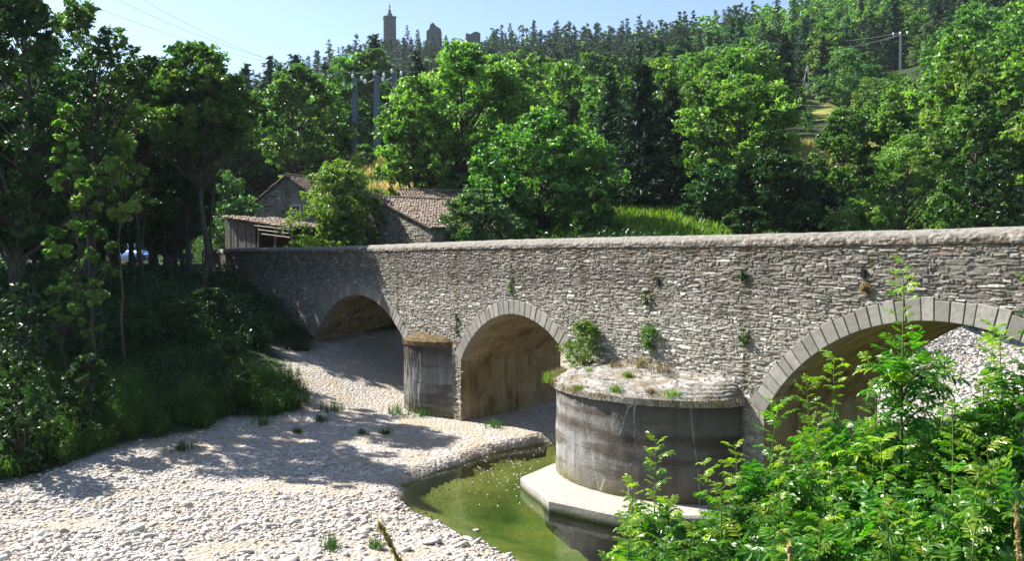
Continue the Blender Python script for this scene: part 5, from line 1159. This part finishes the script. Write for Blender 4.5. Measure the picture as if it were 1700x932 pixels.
# ---------------------------------------------------------------- ash saplings in front of the camera
def compound(g, rng, P, D, L, A, pairs=5, lw=.36):
    """pinnate leaves: P base, D direction (unit), L length, A colour value"""
    n = len(P); D = D/np.linalg.norm(D, axis=1)[:, None]; zz = np.array([0, 0, 1.]); Bv = np.cross(D, zz); Bv /= np.linalg.norm(Bv, axis=1)[:, None]+1e-6
    roll = rng.normal(0, .35, n)[:, None]; Nn = np.cross(Bv, D); Bv = Bv*np.cos(roll)+Nn*np.sin(roll); droop = rng.uniform(.10, .40, n)[:, None]
    def pt(t): return P+D*L[:, None]*t-zz*droop*L[:, None]*t*t
    # rachis
    a0, a1 = pt(0), pt(1.0); w = .0025; mid = pt(.5)
    V = np.stack([a0-Bv*w, a0+Bv*w, mid+Bv*w, mid-Bv*w, a1+Bv*w*.5, a1-Bv*w*.5], 1); i = np.arange(n)[:, None]*6
    g.add(V.reshape(-1, 3), np.stack([i+[0, 1, 2, 3], i+[3, 2, 4, 5]], 1).reshape(-1, 4), a=np.repeat(A, 2))
    for j in range(pairs*2+1):
        if j == pairs*2: t, sd_ = 1.0, 0
        else: t, sd_ = .28+.66*(j//2)/(pairs-1), (1 if j % 2 else -1)
        base = pt(t); tan = D-zz*2*droop*t; tan /= np.linalg.norm(tan, axis=1)[:, None]
        d_ = (Bv*sd_*.85+tan*.55 if sd_ else tan)+rng.normal(0, .12, (n, 3))-zz*.18; d_ /= np.linalg.norm(d_, axis=1)[:, None]
        nn = np.cross(Bv, tan); nn = nn*np.sign(nn[:, 2:3]+1e-9)+rng.normal(0, .22, (n, 3)); sdv = np.cross(d_, nn); sdv /= np.linalg.norm(sdv, axis=1)[:, None]; nn = np.cross(sdv, d_)
        l = (L*lw*rng.uniform(.85, 1.15, n)*(1.0-.25*abs(t-.6)))[:, None]; w_ = l*.185
        p1 = base+d_*l*.35; p2 = base+d_*l*.7-zz*l*.05; tp = base+d_*l-zz*l*.14; fold = nn*w_*.45
        V = np.stack([base, p1+sdv*w_+fold, p2+sdv*w_*.8+fold, tp, p2-sdv*w_*.8+fold, p1-sdv*w_+fold, p1, p2], 1); i = np.arange(n)[:, None]*8
        Q = np.stack([i+[0, 1, 2, 6], i+[6, 2, 3, 7], i+[7, 3, 4, 6], i+[6, 4, 5, 0]], 1).reshape(-1, 4)
        # quads around the midrib
        Q = np.stack([i+[0, 1, 6, 5], i+[1, 2, 7, 6], i+[6, 7, 4, 5], i+[2, 3, 4, 7]], 1).reshape(-1, 4)
        g.add(V.reshape(-1, 3), Q, a=np.repeat(np.clip(A+rng.normal(0, .07, n), 0, 1), 4))
STEMM = plain_mat('green_stem', (.13,.15,.05), .7, var=.2, scale=8)
def sapling(px, top, Y, rad, lbl, seed, group=None, z0=None, dens=1.0):
    rng = np.random.default_rng(seed); x = (px-850)/1500*Y; z = h1(x, Y); H = CAMZ+(431-top)/1500*Y-z
    o = empty('ash_sapling', (x, Y, z)); tag(o, lbl, 'sapling', group)
    gs, gl = G(), G(); Ps, Ds, Ls_, As = [], [], [], []
    def shoot(p0, p1, r0, l0, first, depth, sp):
        ln = np.linalg.norm(p1-p0); n = max(4, int(ln/sp)); t = np.linspace(0, 1, max(n, 6)); md = (p0+p1)/2+rng.normal(0, .03*ln, 3)
        C = ((1-t)**2)[:, None]*p0+(2*t*(1-t))[:, None]*md+(t**2)[:, None]*p1; gs.tube(C, np.linspace(r0, .003, len(C)), 6, cap=False)
        ax = (p1-p0)/ln; ph = rng.uniform(0, 6)
        for q, tt in enumerate(np.linspace(first, 1, n)):
            c = np.array([np.interp(tt, t, C[:, k]) for k in range(3)])
            for sgn in (0, math.pi):
                if rng.random() < .08: continue
                az = ph+q*(math.pi/2)+sgn+rng.normal(0, .25); h_ = np.array([math.cos(az), math.sin(az), 0])
                e = h_-ax*(h_@ax); e /= np.linalg.norm(e)+1e-6; up_ = .35+.5*tt
                Ps.append(c); Ds.append(e+ax*up_+(0, 0, .15)); hgt_f = (c[2]/H)
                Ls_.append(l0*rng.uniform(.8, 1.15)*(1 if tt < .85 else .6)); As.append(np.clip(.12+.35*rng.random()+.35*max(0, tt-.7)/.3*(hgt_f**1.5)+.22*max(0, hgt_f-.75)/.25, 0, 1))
        if depth == 0:
            nb = int(H*10*dens)
            for q in range(nb):
                tt = rng.uniform(.12, .80); c = np.array([np.interp(tt, t, C[:, k]) for k in range(3)]); az = rng.uniform(0, 2*np.pi); bl_ = rad*(1.15-tt*.75)*rng.uniform(.55, 1.25)
                shoot(c, c+np.array([math.cos(az)*bl_*.9, math.sin(az)*bl_*.9, bl_*rng.uniform(.5, 1.0)]), r0*.35, l0*.95, .25, 1, .08)
    shoot(np.array([0, 0, -.1]), np.array([rng.normal(0, .12), rng.normal(0, .12), H]), .018+.003*H, .30, .22, 0, .085)
    for q in range(int(4*dens)):
        az = rng.uniform(0, 6.28); shoot(np.array([0, 0, 0.]), np.array([math.cos(az)*rad*.7, math.sin(az)*rad*.7, H*rng.uniform(.45, .72)]), .018, .24, .2, 1, .11)
    Ls_ = np.array(Ls_)*rng.uniform(.6, 1.15, len(Ls_)); As = np.clip(np.array(As)+rng.normal(0, .07)+(rng.random(len(As)) < .04)*.5, 0, 1)
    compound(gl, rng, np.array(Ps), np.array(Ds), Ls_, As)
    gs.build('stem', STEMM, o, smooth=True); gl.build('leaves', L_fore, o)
    return len(Ps)
n_l = 0
sap = [(1498, 442, 8.3, .55, 'tallest ash sapling, its yellow green tip reaching above the arch ring'), (1690, 478, 7.9, .55, 'tall ash sapling cut by the right edge of the picture'), (1290, 672, 8.2, .55, 'ash sapling whose tip stands in front of the left springing of the right arch'),
 (1105, 738, 8.8, .5, 'leftmost ash sapling with a bushy top in front of the pier footing'), (1405, 590, 8.8, .6, 'ash sapling just left of the tallest one, reaching half way up the arch')]
gl_ = [(1180, 765, 8.6, .5), (1240, 735, 8.4, .5), (1350, 690, 7.9, .6), (1450, 640, 8.0, .65), (1555, 600, 8.6, .6), (1610, 690, 7.8, .6), (1660, 610, 8.9, .6), (1040, 815, 8.4, .45), (1120, 830, 7.4, .5), (1210, 810, 7.2, .55), (1300, 780, 6.9, .55), (1390, 760, 6.7, .6),
 (1490, 740, 6.6, .6), (1580, 750, 6.4, .6), (1670, 740, 6.3, .6), (1050, 890, 7.6, .4), (1150, 890, 6.6, .45), (1260, 870, 6.2, .5), (1380, 860, 6.0, .5), (1500, 860, 5.8, .5), (1620, 860, 5.8, .5), (1720, 640, 8.4, .6), (1540, 680, 7.2, .6), (1638, 545, 8.7, .55), (1705, 560, 8.0, .6), (1590, 640, 8.2, .6), (1340, 640, 8.9, .5), (1000, 905, 8.0, .3)]
for i_, (px, tp, Y_, r_, lb) in enumerate(sap): n_l += sapling(px, tp, Y_, r_, lb, 300+i_, dens=1.3)
for i_, (px, tp, Y_, r_) in enumerate(gl_): n_l += sapling(px, tp, Y_, r_, 'ash sapling in the leafy thicket at the lower right', 400+i_, 'ash saplings of the lower right thicket')
print('compound leaves', n_l)
# seed heads close to the camera
for i_, (bx, px, py, Y_, ln, lb) in enumerate(((690, 626, 868, 1.35, .16, 'straw coloured seed head leaning left at the bottom of the picture'), (1320, 1313, 905, 1.35, .12, 'straw coloured seed head just showing at the bottom below the saplings'), (1703, 1692, 838, 1.8, .14, 'pale seed head at the right edge in front of the saplings'))):
    tip = at(px, py, Y_); b = at(bx, 990, Y_); z = h1(b[0], Y_)-.02; d = (b-tip)/np.linalg.norm(b-tip); o = empty('grass_stalk', (b[0]+(b[0]-tip[0])*1.2, Y_, z)); tag(o, lb, 'grass stalk'); off = np.array(o.location)
    kn = tip+d*ln; g = G(); t = np.linspace(0, 1, 12)[:, None]; p0 = np.array([0, 0, 0]); p2 = kn-off; p1 = p2+d*.25*np.array([1, 1, 1]); C = (1-t)**2*p0+2*t*(1-t)*p1+t**2*p2; g.tube(C, .0022, 6); g.build('stalk', L_dry, o)
    rng = np.random.default_rng(700+i_); g = G(); n_ = 150; t = rng.random(n_)**.9; P = (kn-off)*(1-t[:, None])+(tip-off)*t[:, None]+rng.normal(0, .0035, (n_, 3))*(1.15-t[:, None])
    V, Q = leaf_quads(rng, P, .016, .30, 0, .2, np.tile(-d, (n_, 1))*1.5); g.add(V, Q, a=rng.random(n_)); g.tube([kn-off, tip-off], [.003, .001], 5, a=.4); g.build('seed_head', L_dry, o)

# ---------------------------------------------------------------- air
hz = G(); x0, x1, y0, y1, z0, z1 = -905, 905, -905, 905, float(ZZ.min())-1.5, float(max(ZZ.max()+16, 200))
hz.add([(x0, y0, z0), (x1, y0, z0), (x1, y1, z0), (x0, y1, z0), (x0, y0, z1), (x1, y0, z1), (x1, y1, z1), (x0, y1, z1)], [[0, 3, 2, 1], [4, 5, 6, 7], [0, 1, 5, 4], [1, 2, 6, 5], [2, 3, 7, 6], [3, 0, 4, 7]])
m = M('haze'); pv = m.n('VolumePrincipled', Color=(.80, .90, 1.0), Density=.0001, Anisotropy=.3); m.t.links.new(pv.outputs[0], m.out.inputs['Volume'])
tag(hz.build('haze', m.m), 'thin summer haze', 'haze', kind='stuff')
